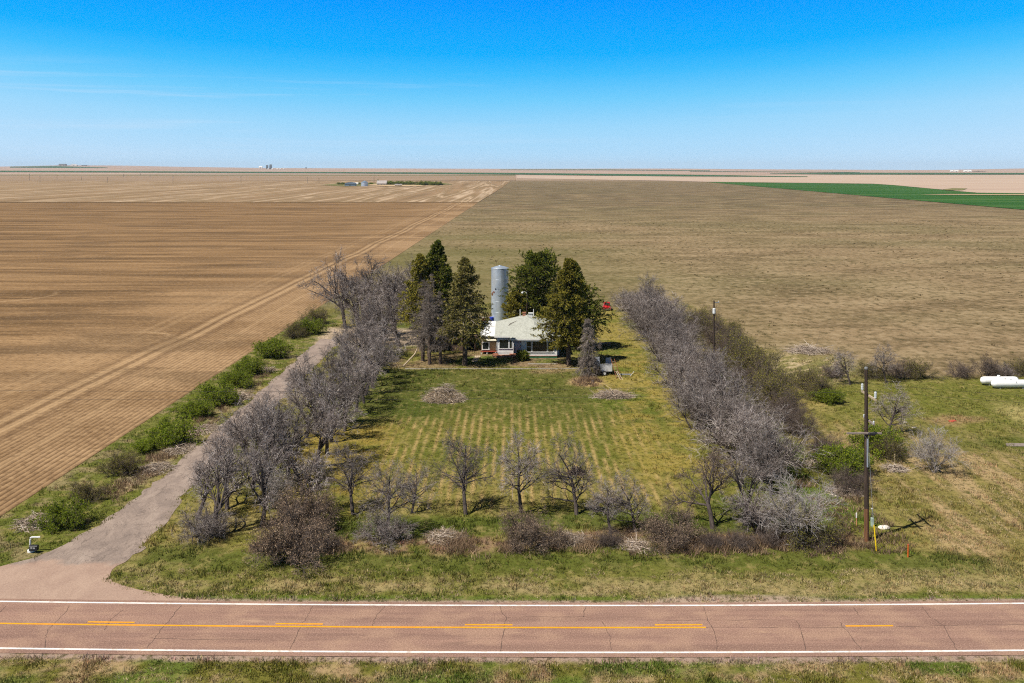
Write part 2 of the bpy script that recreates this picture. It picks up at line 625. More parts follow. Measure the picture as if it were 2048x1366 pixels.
M_green = band_mat('green wheat', [(0.40, (0.022, 0.078, 0.014)), (0.5, (0.030, 0.100, 0.017)), (0.60, (0.060, 0.122, 0.028))], 0.004, 0.03)
M_greenfar = band_mat('far green crop', [(0.35, (0.018, 0.075, 0.022)), (0.65, (0.030, 0.095, 0.030))], 0.001, 0.004)
M_pale = band_mat('pale fallow', [(0.32, (0.352, 0.264, 0.198)), (0.45, (0.466, 0.361, 0.282)), (0.56, (0.405, 0.299, 0.238)), (0.68, (0.290, 0.220, 0.176))], 0.0012, 0.010)
M_brownfar = band_mat('far brown fallow', [(0.32, (0.22, 0.155, 0.095)), (0.5, (0.30, 0.21, 0.14)), (0.68, (0.17, 0.125, 0.075))], 0.0012, 0.010)
M_olivefar = band_mat('far olive grass', [(0.3, (0.12, 0.12, 0.045)), (0.7, (0.20, 0.18, 0.075))], 0.004, 0.02)
M_sandfar = band_mat('far bare earth', [(0.3, (0.50, 0.36, 0.22)), (0.7, (0.38, 0.28, 0.17))], 0.01, 0.03)

# asphalt
M_road, T, b, pos = ground_mat('worn pink asphalt')
b.inputs['Roughness'].default_value = 0.85
b.inputs['Specular IOR Level'].default_value = 0.2
n1 = T.noise(T.mapping(pos, (11, 11, 0)), 1.0, 4, 0.8)
n2 = T.noise(T.mapping(pos, (0.05, 1.35, 0)), 1.0, 4, 0.55)
n3 = T.noise(T.mapping(pos, (0.35, 0.5, 0)), 1.0, 4, 0.6)
colr = T.mix(T.ramp(n2, [(0.36, 0.0), (0.64, 1.0)]), (0.312, 0.188, 0.146), (0.215, 0.128, 0.102))
colr = T.mix(T.ramp(n3, [(0.46, 0.0), (0.62, 0.6)]), colr, (0.37, 0.235, 0.168))
colr = T.mix(T.ramp(n1, [(0.50, 0.0), (0.62, 0.6)]), colr, (0.10, 0.062, 0.046))
colr = T.mix(T.ramp(n1, [(0.36, 0.6), (0.46, 0.0)]), colr, (0.52, 0.36, 0.28))
n5 = T.noise(T.mapping(pos, (0.12, 0.5, 0), (0, 0, 0), (3.7, 1.9, 0)), 1.0, 5, 0.65)
colr = T.mix(T.ramp(n5, [(0.62, 0.0), (0.70, 0.55)]), colr, (0.16, 0.10, 0.078))
colr = T.mix(T.ramp(n5, [(0.30, 0.5), (0.36, 0.0)]), colr, (0.46, 0.31, 0.21))
T.l(colr, b.inputs['Base Color'])
bump(T, b, n1, 0.01, 0.6)

M_drive, T, b, pos = ground_mat('old grey asphalt')
sp = T.n('ShaderNodeSeparateXYZ')
T.l(pos, sp.inputs[0])
n1 = T.noise(T.mapping(pos, (8, 8, 0)), 1.0, 4, 0.8)
n2 = T.noise(T.mapping(pos, (0.55, 0.30, 0)), 1.0, 6, 0.65, 0.8)
n4 = T.noise(T.mapping(pos, (0.9, 0.25, 0)), 1.0, 5, 0.6, 1.5)
colr = T.ramp(n2, [(0.32, (0.355, 0.285, 0.245)), (0.5, (0.285, 0.225, 0.195)), (0.68, (0.195, 0.155, 0.138))])
crk = T.ramp(T.math('ABSOLUTE', T.math('SUBTRACT', n4, 0.5)), [(0.0, 0.75), (0.012, 0.0)])
colr = T.mix(crk, colr, (0.085, 0.068, 0.06))
wobl = T.math('MULTIPLY', T.math('SUBTRACT', T.noise(T.mapping(pos, (0.45, 0.2, 0)), 1.0, 4, 0.6), 0.5), 4.5)
apr = T.ramp(T.math('DIVIDE', T.math('ADD', sp.outputs[1], wobl), 100.0), [(0.740, 1.0), (0.745, 0.0)])
ac = T.mix(T.ramp(n2, [(0.35, 0.0), (0.65, 1.0)]), (0.400, 0.285, 0.225), (0.325, 0.222, 0.178))
colr = T.mix(apr, colr, ac)
colr = T.mix(T.ramp(n1, [(0.46, 0.0), (0.72, 0.5)]), colr, (0.11, 0.085, 0.072))
colr = T.mix(T.ramp(n1, [(0.28, 0.5), (0.44, 0.0)]), colr, (0.50, 0.41, 0.35))
T.l(colr, b.inputs['Base Color'])
bump(T, b, n1, 0.015, 0.7)

M_white_line = simple('white road paint', (0.80, 0.78, 0.76), (0.50, 0.42, 0.37), 3, 0.6, 0, 8, lo=0.48, hi=0.72)
M_yellow_line = simple('yellow road paint', (0.80, 0.36, 0.010), (0.66, 0.27, 0.015), 6, 0.6)
M_crack = simple('crack sealant', (0.075, 0.048, 0.040), (0.14, 0.09, 0.07), 5, 0.7)

# wood, twigs and leaves
M_bark = simple('grey bark', (0.115, 0.092, 0.085), (0.040, 0.031, 0.029), 9, 0.95, 0.6, 5, (1, 1, 0.25), objvar=0.4)
M_twig = island('grey twigs', [(0.0, (0.060, 0.045, 0.041)), (0.30, (0.130, 0.103, 0.096)), (0.58, (0.235, 0.195, 0.184)), (0.84, (0.38, 0.33, 0.315)), (1.0, (0.58, 0.53, 0.51))], objvar=0.8)
M_twig_pale = island('silvery twigs', [(0.0, (0.16, 0.135, 0.13)), (0.5, (0.33, 0.29, 0.28)), (1.0, (0.58, 0.54, 0.52))], objvar=0.3)
M_bark_pale = simple('weathered bare wood', (0.36, 0.31, 0.27), (0.17, 0.14, 0.12), 7, 0.9, 0.5, 5, (1, 1, 0.3), objvar=0.3)
M_twig_dark = island('dark brown twigs', [(0.0, (0.050, 0.036, 0.031)), (0.5, (0.115, 0.086, 0.072)), (0.9, (0.21, 0.16, 0.135)), (1.0, (0.36, 0.29, 0.25))], objvar=0.35)
M_dryleaf = island('dry tan leaves', [(0.0, (0.15, 0.10, 0.068)), (0.5, (0.29, 0.205, 0.142)), (0.85, (0.36, 0.265, 0.185)), (1.0, (0.42, 0.32, 0.23))], transl=0.2)
M_leaf_green = island('fresh green leaves', [(0.0, (0.055, 0.095, 0.008)), (0.35, (0.170, 0.245, 0.016)), (1.0, (0.37, 0.42, 0.04))], transl=0.5)
M_leaf_olive = island('olive spring leaves', [(0.0, (0.070, 0.075, 0.014)), (0.5, (0.165, 0.155, 0.028)), (1.0, (0.28, 0.245, 0.050))], transl=0.3)
M_needle = island('dark green needles', [(0.0, (0.016, 0.030, 0.008)), (0.35, (0.085, 0.118, 0.015)), (0.72, (0.195, 0.215, 0.026)), (1.0, (0.33, 0.31, 0.05))], transl=0.3)
M_needle_olive = island('olive gold needles', [(0.0, (0.032, 0.036, 0.010)), (0.30, (0.150, 0.142, 0.020)), (0.72, (0.290, 0.255, 0.036)), (1.0, (0.42, 0.34, 0.065))], transl=0.3)
M_needle_dry = island('half dead needles', [(0.0, (0.040, 0.034, 0.018)), (0.40, (0.145, 0.132, 0.030)), (0.85, (0.25, 0.215, 0.055)), (1.0, (0.32, 0.26, 0.11))], transl=0.25)
M_deadtwig = island('dead conifer twigs', [(0.0, (0.065, 0.050, 0.043)), (0.45, (0.150, 0.122, 0.106)), (0.85, (0.27, 0.23, 0.205)), (1.0, (0.46, 0.40, 0.37))], objvar=0.3)
M_conbark = simple('conifer bark', (0.150, 0.112, 0.090), (0.060, 0.042, 0.034), 8, 0.95, 0.6, 5, (1, 1, 0.3))
M_stick = island('brush pile sticks', [(0.0, (0.13, 0.10, 0.085)), (0.5, (0.34, 0.27, 0.22)), (0.85, (0.54, 0.45, 0.38)), (1.0, (0.68, 0.60, 0.52))], objvar=0.2)
M_straw = island('dry straw', [(0.0, (0.36, 0.26, 0.16)), (0.5, (0.58, 0.44, 0.29)), (1.0, (0.72, 0.60, 0.44))], transl=0.2)
M_grass = tintmat('grass blades', 0.3)

# building materials
M_siding = simple('white painted clapboard', (0.78, 0.78, 0.77), (0.64, 0.64, 0.63), 2.5, 0.6, 0, 5, (0.4, 0.4, 2))
M_trim = simple('white trim paint', (0.80, 0.80, 0.79), (0.70, 0.70, 0.69), 5, 0.5)
M_shingle = simple('pale green grey shingles', (0.440, 0.452, 0.415), (0.300, 0.312, 0.285), 3.2, 0.9, 0.5, 8, (1, 1, 1), c3=(0.245, 0.245, 0.205))
M_whiteroof = simple('white metal roof', (0.86, 0.86, 0.85), (0.76, 0.76, 0.75), 1.5, 0.45, 0, 4, c3=(0.66, 0.65, 0.63))
M_glass = bpy.data.materials.new('dark window glass')
M_glass.use_nodes = True
_b = M_glass.node_tree.nodes['Principled BSDF']
_T = NT(M_glass.node_tree)
_t = _T.n('ShaderNodeTexCoord')
_T.l(_T.mix(_T.noise(_t.outputs['Object'], 1.3, 3), (0.010, 0.013, 0.013), (0.030, 0.034, 0.030)), _b.inputs['Base Color'])
_b.inputs['Roughness'].default_value = 0.06
M_green_board = simple('green skirting board', (0.035, 0.150, 0.070), (0.025, 0.09, 0.045), 4, 0.7)
M_red_trim = simple('faded red trim', (0.36, 0.065, 0.035), (0.24, 0.05, 0.03), 5, 0.7)
M_brick = bpy.data.materials.new('red brick')
M_brick.use_nodes = True
_T = NT(M_brick.node_tree)
_t = _T.n('ShaderNodeTexCoord')
_br = _T.n('ShaderNodeTexBrick')
_br.inputs['Color1'].default_value = (0.36, 0.125, 0.062, 1)
_br.inputs['Color2'].default_value = (0.27, 0.088, 0.045, 1)
_br.inputs['Mortar'].default_value = (0.34, 0.27, 0.22, 1)
_br.inputs['Scale'].default_value = 4.5
_T.l(_T.mapping(_t.outputs['Object'], (1, 1, 1), (R(90), 0, 0)), _br.inputs['Vector'])
_T.l(_br.outputs[0], M_brick.node_tree.nodes['Principled BSDF'].inputs['Base Color'])
M_brick.node_tree.nodes['Principled BSDF'].inputs['Roughness'].default_value = 0.9
M_cream = simple('cream awning paint', (0.62, 0.58, 0.46), (0.50, 0.47, 0.38), 3, 0.7)
M_tanwall = simple('weathered tan board', (0.34, 0.27, 0.20), (0.24, 0.18, 0.13), 4, 0.9, 0.3, 5, (3, 3, 0.5))
M_ply = simple('bare plywood panel', (0.50, 0.34, 0.19), (0.38, 0.25, 0.14), 4, 0.8, 0, 5, (1, 1, 4))
M_oldwood = simple('old brown planks', (0.145, 0.092, 0.066), (0.065, 0.042, 0.032), 5, 0.95, 0.5, 6, (4, 1, 0.5))
M_rust_roof = simple('rusty tan sheet roof', (0.30, 0.21, 0.15), (0.20, 0.125, 0.085), 2, 0.85, 0.2, 6)
M_concrete = simple('pale concrete', (0.40, 0.36, 0.31), (0.27, 0.24, 0.20), 5, 0.9, 0.4, 7)
M_palewood = simple('bleached wood', (0.52, 0.42, 0.30), (0.36, 0.28, 0.19), 5, 0.85, 0.3, 6, (1, 1, 4))
M_polewood = simple('creosoted pole wood', (0.070, 0.046, 0.034), (0.026, 0.018, 0.015), 6, 0.9, 0.6, 6, (2, 2, 0.15), c3=(0.10, 0.066, 0.046))
M_poleorange = simple('orange brown pole foot', (0.24, 0.105, 0.045), (0.09, 0.050, 0.032), 4, 0.9, 0.5, 6, (3, 3, 0.2))  # lowest part of the pole, more orange brown than the wood above
M_armwood = simple('grey crossarm wood', (0.30, 0.25, 0.225), (0.19, 0.15, 0.135), 6, 0.9, 0.4, 6, (0.3, 2, 2))
M_galv = simple('galvanised silo sheet', (0.56, 0.63, 0.73), (0.36, 0.43, 0.53), 0.9, 0.4, 0.05, 6, (1, 1, 0.35), metal=0.45, spec=0.4, c3=(0.56, 0.57, 0.58))
M_rust = simple('rust', (0.22, 0.085, 0.04), (0.12, 0.05, 0.03), 5, 0.9, 0.3)
M_black = simple('black paint', (0.012, 0.012, 0.016), (0.022, 0.022, 0.028), 6, 0.5)
M_ceramic = simple('grey porcelain', (0.56, 0.60, 0.63), (0.46, 0.50, 0.53), 6, 0.3)
M_wire = simple('dark cable', (0.035, 0.033, 0.033), (0.05, 0.047, 0.045), 4, 0.6)
M_steel = simple('grey steel', (0.36, 0.37, 0.38), (0.26, 0.27, 0.28), 6, 0.45, metal=0.5)
M_yellow = simple('yellow plastic', (0.80, 0.56, 0.01), (0.66, 0.44, 0.01), 5, 0.5)
M_orange = simple('orange plastic', (0.62, 0.13, 0.02), (0.48, 0.10, 0.02), 5, 0.6)
M_orangepale = simple('faded orange plastic', (0.60, 0.30, 0.15), (0.50, 0.24, 0.12), 5, 0.6)
M_pedestal = simple('grey green cabinet', (0.42, 0.52, 0.47), (0.34, 0.43, 0.39), 4, 0.5)
M_stonewhite = simple('white stone', (0.76, 0.72, 0.66), (0.58, 0.53, 0.47), 5, 0.8, 0.4)
M_tank = simple('white tank paint', (0.84, 0.84, 0.84), (0.76, 0.76, 0.77), 1.5, 0.35)
M_red = simple('red car paint', (0.48, 0.020, 0.026), (0.36, 0.016, 0.020), 3, 0.3)
M_chrome = simple('chrome', (0.6, 0.6, 0.6), (0.5, 0.5, 0.5), 4, 0.25, metal=0.9)
M_rubber = simple('tyre rubber', (0.018, 0.018, 0.018), (0.03, 0.03, 0.03), 6, 0.9)
M_lamp = simple('pale lamp housing', (0.72, 0.73, 0.74), (0.62, 0.63, 0.64), 5, 0.4)
M_redboard = simple('red painted board', (0.52, 0.10, 0.06), (0.38, 0.08, 0.05), 5, 0.7)
M_pinkboard = simple('faded red and white board', (0.62, 0.36, 0.30), (0.50, 0.24, 0.19), 5, 0.7, 0, 4, (1, 4, 4))
M_blue = simple('blue plastic drum', (0.018, 0.050, 0.46), (0.015, 0.04, 0.33), 4, 0.45)
M_reddrum = simple('red drum', (0.42, 0.05, 0.03), (0.28, 0.05, 0.03), 4, 0.6)
M_trailer = simple('dented white trailer paint', (0.66, 0.67, 0.69), (0.46, 0.47, 0.50), 2.2, 0.55, 0.2, 6, c3=(0.36, 0.34, 0.33))
M_bluefar = simple('blue grey sheet roof', (0.16, 0.22, 0.30), (0.12, 0.17, 0.24), 0.3, 0.5)
M_barnfar = simple('weathered grey barn boards', (0.34, 0.28, 0.25), (0.23, 0.19, 0.17), 0.3, 0.9)
M_barnroof = simple('grey barn roof', (0.40, 0.36, 0.35), (0.30, 0.27, 0.26), 0.3, 0.9)
M_whitefar = simple('white farm building', (0.78, 0.77, 0.75), (0.68, 0.67, 0.66), 0.2, 0.7)
M_darkfar = simple('dark blue grey building', (0.085, 0.11, 0.135), (0.06, 0.08, 0.10), 0.2, 0.8)

# ------------------------------------------------------------------ terrain
_rx = np.array([-2400, -600, 0, 120, 200, 260, 330, 430, 520, 700, 1024, 1340, 1500, 1700, 1850, 1950, 2048, 2700, 4400], dtype=float)
_rr = np.array([336, 334, 333.2, 330.6, 330.8, 331.3, 333, 334.5, 335.8, 336.6, 337.6, 337, 338.4, 339.3, 340.2, 338.6, 336.8, 336, 337], dtype=float)
YR = 13000.0


def terr(X, Y):
    X = np.asarray(X, dtype=float)
    Y = np.asarray(Y, dtype=float)
    px = 1024 + X * F / np.maximum(Y, 1.0)
    top = H - (np.interp(px, _rx, _rr) - HZ) * YR / F
    t = np.clip((Y - 3800.0) / (YR - 3800.0), 0, 1.25)
    k = np.where(t <= 1, t ** 1.5, 1 - (t - 1) * 0.9)
    return np.where(Y > 3800, top * k, 0.0)


def far_pt(x, y):
    """ground point of photo pixel with the rise of the plain taken into account"""
    lo, hi = 100.0, YR
    for _ in range(50):
        mid = (lo + hi) / 2
        X = (x - 1024) * mid / F
        row = HZ + (H - float(terr(X, mid))) * F / mid
        if row > y:
            lo = mid
        else:
            hi = mid
    Y = (lo + hi) / 2
    return (x - 1024) * Y / F, Y


def grid_mesh(name, GX, GY, GZ, attr=None):
    r, c = GX.shape
    V = np.stack([GX, GY, GZ], -1).reshape(-1, 3)
    i = np.arange(r * c).reshape(r, c)
    Q = np.stack([i[:-1, :-1], i[:-1, 1:], i[1:, 1:], i[1:, :-1]], -1).reshape(-1, 4)
    return np_mesh(name, V, Q, attr, smooth=True)


ys = np.concatenate([np.array([-400, -200, 0, 60, 150, 300, 600, 1000, 1600, 2400, 3200, 3800]), np.linspace(4000, 13000, 60), np.array([13400, 14000, 15000])])
us = np.concatenate([np.linspace(-1.0, -0.6, 8)[:-1], np.linspace(-0.6, 0.6, 140), np.linspace(0.6, 1.0, 8)[1:]])
GY, GU = np.meshgrid(ys, us, indexing='ij')
GX = GU * np.maximum(GY, 900.0)
props(obj('ground', grid_mesh('ground', GX, GY, terr(GX, GY)), M_pasture), kind='structure')


def far_band(name, top, bot, mat, off, nx=48, ny=5):
    """a field between two photo-space edges laid on the terrain"""
    x0, x1 = top[0][0], top[-1][0]
    xs = np.linspace(x0, x1, nx)
    tr = np.interp(xs, [p[0] for p in top], [p[1] for p in top])
    br = np.interp(xs, [p[0] for p in bot], [p[1] for p in bot])
    A = np.array([far_pt(x, y) for x, y in zip(xs, br)])
    B = np.array([far_pt(x, y) for x, y in zip(xs, tr)])
    t = np.linspace(0, 1, ny)[:, None]
    GX = A[:, 0][None] * (1 - t) + B[:, 0][None] * t
    GY = A[:, 1][None] * (1 - t) + B[:, 1][None] * t
    return props(obj(name, grid_mesh(name, GX, GY, terr(GX, GY) + off), mat), kind='structure')


def flat_poly(name, pts, mat, z):
    return props(MB().poly([(p[0], p[1], z) for p in pts]).build(name, mat), kind='structure')


def edge_x(Y):
    return -43.0 + (Y - 84.0) * 0.018


# fields
flat_poly('tilled_field', [(edge_x(83.3), 83.3), (edge_x(120), 120), (edge_x(300), 300), (edge_x(862), 862), (-1600, 862), (-1600, 83.0), (-60, 82.6)], M_tilled, 0.052)
flat_poly('stubble_field', [(edge_x(866), 866), (edge_x(1500) + 2, 1500), (edge_x(2344), 2344), (-3000, 2344), (-3000, 866)], M_stubble, 0.30)
far_band('brown_field', [(-1100, 350.5), (500, 350.5), (1031, 351.5)], [(-1100, 362), (500, 362), (1026, 361.5)], M_brownfar, 0.5)
far_band('olive_field', [(-1100, 349.0), (1031, 349.8)], [(-1100, 350.6), (1031, 351.6)], M_olivefar, 0.9)
far_band('pale_field', [(1034, 351), (1340, 352.5), (1600, 349.5), (2048, 350), (3000, 350)],
         [(1034, 357), (1340, 362), (1412, 364), (1600, 366), (1760, 368), (1950, 386), (2100, 388), (3000, 392)], M_pale, 0.5)
gA, gB = gp(1410, 364), gp(2048, 420)
gd = ((gB[0] - gA[0]), (gB[1] - gA[1]))
flat_poly('green_field', [gA, gB, (gB[0] + gd[0] * 0.3, gB[1] + gd[1] * 0.3), gp(2400, 385), gp(2048, 384), gp(1975, 383.5), gp(1948, 380), gp(1925, 376.5), gp(1880, 374), gp(1840, 371.3), gp(1760, 367.4), gp(1600, 365.6)], M_green, 0.30)
flat_poly('dry_patch', [gp(1885, 380), gp(1905, 377.5), gp(1935, 378.0), gp(1925, 381.5), gp(1895, 382)], M_olivefar, 0.9)
flat_poly('dry_strip', [gp(1840, 390.6), gp(1900, 389.6), gp(2060, 390.3), gp(2060, 391.6), gp(1900, 391.0)], M_sandfar, 0.9)
far_band('green_crop_strip', [(-1100, 340.5), (0, 341.6), (640, 344.2), (1000, 345.8), (1340, 349.2), (1615, 353.4)],
         [(-1100, 343.5), (0, 344.4), (640, 346.6), (1000, 349), (1340, 353.2), (1615, 354.4)], M_greenfar, 1.2)
far_band('hill_crop', [(20, 333.4), (110, 332.2), (215, 335.2)], [(20, 335.4), (110, 336), (215, 336.0)], M_greenfar, 1.4, 20, 4)
far_band('distant_crop', [(1540, 347.3), (1690, 345.6), (2048, 346.2), (2800, 346)], [(1540, 348), (1690, 349.6), (2048, 349.4), (2800, 349)], M_greenfar, 1.2)
far_band('distant_crop', [(1000, 339.3), (1200, 339), (1420, 341)], [(1000, 340.1), (1200, 340.6), (1420, 342)], M_greenfar, 1.2, 24, 4)
far_band('distant_crop', [(1380, 342.6), (1600, 343.8), (1720, 344.8)], [(1380, 343.3), (1600, 344.8), (1720, 345.6)], M_greenfar, 1.4, 24, 4)
flat_poly('farmyard_grass', [gp(640, 370.5), gp(690, 366.5), gp(760, 366.2), gp(890, 366.6), gp(905, 369.5), gp(830, 371), gp(760, 371), gp(690, 373.5)], M_olivefar, 0.6)
flat_poly('farmyard_earth', [gp(735, 371.5), gp(745, 368), gp(775, 370.6), gp(840, 370.8), gp(850, 373), gp(780, 373.8)], M_sandfar, 0.9)

# ------------------------------------------------------------------ farm grass: colour of the plants and soil, zone by zone


def mixc(c, col, f):
    f = np.clip(f, 0, 1)[..., None]
    return c * (1 - f) + np.array(col) * f


def box_mask(X, Y, x0, x1, y0, y1, s=2.0):
    return sstep(x0 - s, x0 + s, X) * (1 - sstep(x1 - s, x1 + s, X)) * sstep(y0 - s, y0 + s, Y) * (1 - sstep(y1 - s, y1 + s, Y))


def spot(X, Y, cx, cy, rx, ry, soft=0.5):
    d = np.sqrt(((X - cx) / rx) ** 2 + ((Y - cy) / ry) ** 2)
    return 1 - sstep(1 - soft, 1 + soft, d)


def paint(X, Y):
    w = fbm(X * 0.08, Y * 0.08, 1, 4)
    n1 = fbm(X * 0.22, Y * 0.22, 5, 4)
    n2 = fbm(X * 0.7, Y * 0.7, 9, 3)
    xw = X + (n1 - 0.5) * 5
    yw = Y + (w - 0.5) * 6
    c = np.empty(X.shape + (3,))
    c[:] = (0.165, 0.158, 0.034)
    c = mixc(c, (0.255, 0.205, 0.075), sstep(0.42, 0.62, n1))
    c = mixc(c, (0.080, 0.105, 0.020), sstep(0.52, 0.7, w) * 0.8)
    # verge beyond the road
    v = (Y < 78) & (Y > 62)
    vs = fbm(X * 0.05, Y * 0.9, 21, 4)
    m = box_mask(X, Y, -200, 200, 66, 75.5, 1.2)
    c = mixc(c, (0.145, 0.146, 0.034), m)
    c = mixc(c, (0.290, 0.235, 0.105), m * sstep(0.46, 0.62, vs * 0.6 + n2 * 0.4) * 0.75)
    c = mixc(c, (0.310, 0.245, 0.120), box_mask(X, yw, -24, 200, 68.6, 70.6, 0.7) * sstep(0.3, 0.55, n2) * 0.85)
    c = mixc(c, (0.105, 0.145, 0.022), box_mask(X, Y, -26, 200, 67.4, 68.5, 0.35) * 0.9)
    c = mixc(c, (0.090, 0.108, 0.020), box_mask(xw, yw, -27, 34, 72.4, 76.5, 1.0) * 0.85)
    # rough litter strip under the front hedge
    lit = box_mask(xw, yw, -20, 27, 76.3, 79.6, 0.9)
    c = mixc(c, (0.230, 0.150, 0.095), lit * sstep(0.36, 0.58, n2))
    c = mixc(c, (0.052, 0.070, 0.016), lit * sstep(0.40, 0.22, n2) * 0.8)
    c = mixc(c, (0.075, 0.100, 0.018), box_mask(xw, yw, -17, 24, 79.6, 84.5, 1.0) * 0.85)
    # garden plot with drilled rows
    g = box_mask(X + (n1 - .5) * 3, Y + (w - .5) * 8, -14.5, 15.5, 86.5, 127, 2.0)
    gb = np.zeros_like(c)
    gb[:] = (0.170, 0.158, 0.036)
    gb = mixc(gb, (0.120, 0.130, 0.024), sstep(0.45, 0.65, n1))
    gb = mixc(gb, (0.090, 0.102, 0.022), sstep(108, 122, yw) * 0.9)
    gb = mixc(gb, (0.235, 0.192, 0.060), sstep(100, 92, yw) * 0.7)
    u = X + 0.10 * np.sin(Y * 0.35 + X) + (vnoise(X * 0.5, Y * 0.16, 3) - .5) * 0.35
    ph = np.abs(((u / 0.92) % 1.0) - 0.5) * 2
    rid = vnoise(np.floor(u / 0.92 + .5) * 3.7, Y * 0.05, 31)
    row = sstep(0.62, 0.94, ph) * sstep(0.10, 0.50, rid * 0.6 + n2 * 0.45) * (1 - sstep(114, 128, yw) * 0.8)
    gb = mixc(gb, (0.115, 0.120, 0.022), (1 - sstep(0.10, 0.42, ph)) * 0.45)
    gb = mixc(gb, (0.440, 0.300, 0.135), row * 0.75)
    c = c * (1 - g[..., None]) + gb * g[..., None]
    # golden grass at the left and right edges of the garden
    c = mixc(c, (0.255, 0.190, 0.040), box_mask(xw, yw, -24, -13.0, 85, 112, 1.8) * sstep(0.30, 0.58, n1 * 0.6 + n2 * 0.4) * 0.9)
    c = mixc(c, (0.060, 0.085, 0.014), box_mask(xw, yw, -23, -8, 116, 146, 2.5) * 0.8)
    c = mixc(c, (0.088, 0.100, 0.022), box_mask(xw, yw, -16, 12, 127, 145, 3) * 0.85)
    c = mixc(c, (0.265, 0.210, 0.050), box_mask(xw, yw, 12.5, 21, 92, 206, 2.0) * sstep(0.36, 0.60, n1 * 0.5 + n2 * 0.5) * 0.85)
    c = mixc(c, (0.105, 0.130, 0.020), box_mask(xw, yw, 9.5, 17, 120, 200, 1.5) * sstep(0.55, 0.35, n1) * 0.8)
    # bright new grass between the right-hand tree rows
    c = mixc(c, (0.095, 0.150, 0.016), box_mask(xw, yw, 25.5, 31, 80, 118, 1.5) * sstep(0.32, 0.55, n1) * 0.9)
    # house yard
    yd = box_mask(xw, yw, -18, 9, 146.5, 164, 1.3)
    c = mixc(c, (0.215, 0.150, 0.090), yd * sstep(0.34, 0.54, n1) * 0.85)
    c = mixc(c, (0.080, 0.130, 0.016), box_mask(xw, yw, -8, 0.5, 149, 156, 0.8) * 0.85)
    c = mixc(c, (0.250, 0.170, 0.110), box_mask(xw, yw, 0, 9, 147, 151, 0.8) * 0.7)
    c = mixc(c, (0.520, 0.350, 0.190), spot(X, Y, 10.1, 137.0, 2.2, 2.6) * 0.95)
    c = mixc(c, (0.280, 0.200, 0.110), spot(xw, yw, 6.0, 143.8, 3.6, 1.4) * 0.75)
    # gravel yard at the end of the drive
    c = mixc(c, (0.430, 0.330, 0.255), box_mask(xw, yw, -34, -10, 166, 184, 2.0) * 0.95)
    c = mixc(c, (0.300, 0.220, 0.150), spot(xw, yw, -8, 192, 7, 10) * sstep(.4, .6, n1) * 0.8)
    # verge between drive and tilled field
    lv = box_mask(xw, Y, -44, -33, 70, 200, 0.8)
    c = mixc(c, (0.110, 0.130, 0.024), lv * 0.8)
    c = mixc(c, (0.260, 0.205, 0.110), lv * sstep(0.50, 0.64, n2) * 0.8)
    c = mixc(c, (0.330, 0.255, 0.180), box_mask(X + (n2 - .5) * 2, Y, -36.6, -34.2, 88, 150, 0.5) * sstep(0.46, 0.62, n1) * 0.85)
    c = mixc(c, (0.350, 0.270, 0.200), box_mask(xw, Y, -60, -33, 67, 71.2, 1.3) * 0.85)
    # right-hand plot
    rp = sstep(32.5, 35.5, xw) * sstep(71, 75, yw) * (1 - sstep(138, 145, yw))
    st = fbm(X * 1.0 - Y * 0.05, Y * 0.07, 41, 3) * 0.7 + n1 * 0.3
    rc = np.zeros_like(c)
    rc[:] = (0.205, 0.172, 0.055)
    rc = mixc(rc, (0.360, 0.260, 0.140), sstep(0.40, 0.56, st) * (0.55 + 0.45 * sstep(124, 90, yw)))
    rc = mixc(rc, (0.125, 0.140, 0.022), spot(xw, yw, 58, 126, 24, 17) * 0.8)
    rc = mixc(rc, (0.085, 0.105, 0.018), spot(xw, yw, 62, 105, 16, 4.0) * 0.8)
    rc = mixc(rc, (0.310, 0.205, 0.110), spot(xw, yw, 51.5, 116.5, 3.6, 2.0) * 0.8)
    rc = mixc(rc, (0.400, 0.330, 0.140), spot(xw, yw, 61.5, 118, 3, 6) * 0.7)
    c = c * (1 - rp[..., None]) + rc * rp[..., None]
    c = mixc(c, (0.300, 0.240, 0.085), box_mask(xw, yw, 35.5, 41, 120, 200, 1.0) * sstep(.3, .5, n1) * 0.8)
    sand = spot(xw, yw, 43, 149, 8, 11)
    c = mixc(c, (0.215, 0.190, 0.080), sand * 0.8)
    c = mixc(c, (0.470, 0.370, 0.230), sand * sstep(0.54, 0.66, fbm((X + Y) * 0.25, (X - Y) * 0.9, 51, 3)) * 0.9)
    # verge on the camera's side of the road
    nv = 1 - sstep(59.6, 60.1, Y - 0.000404 * X * X + 0.0042 * X)
    nc = np.zeros_like(c)
    nc[:] = (0.150, 0.142, 0.030)
    nc = mixc(nc, (0.330, 0.235, 0.130), sstep(0.44, 0.58, n2 * 0.6 + n1 * 0.4))
    nc = mixc(nc, (0.115, 0.150, 0.028), sstep(0.52, 0.66, n1))
    c = c * (1 - nv[..., None]) + nc * nv[..., None]
    # gravel shoulders
    yy = Y - 0.000404 * X * X + 0.0042 * X
    sh = box_mask(X, yy + (n2 - .5) * 0.5, -500, 500, 59.2, 67.75, 0.15)
    c = mixc(c, (0.330, 0.240, 0.195), sh)
    c = mixc(c, (0.370, 0.275, 0.215), spot(X, yy, 15.3, 67.4, 7, 1.15, 0.25) * 0.95)
    # mask: 1 = farm grass, 0 = open pasture material
    mk = 1 - sstep(196, 232, Y + (w - .5) * 40 + np.abs(X + 5) * 0.25)
    rx = 40.5 + (n1 - .5) * 5
    right = sstep(139.5, 143.5, Y + (n1 - .5) * 5) * sstep(rx - 1.0, rx + 1.0, X) * (1 - sand)
    mk = mk * (1 - right)
    return c, mk


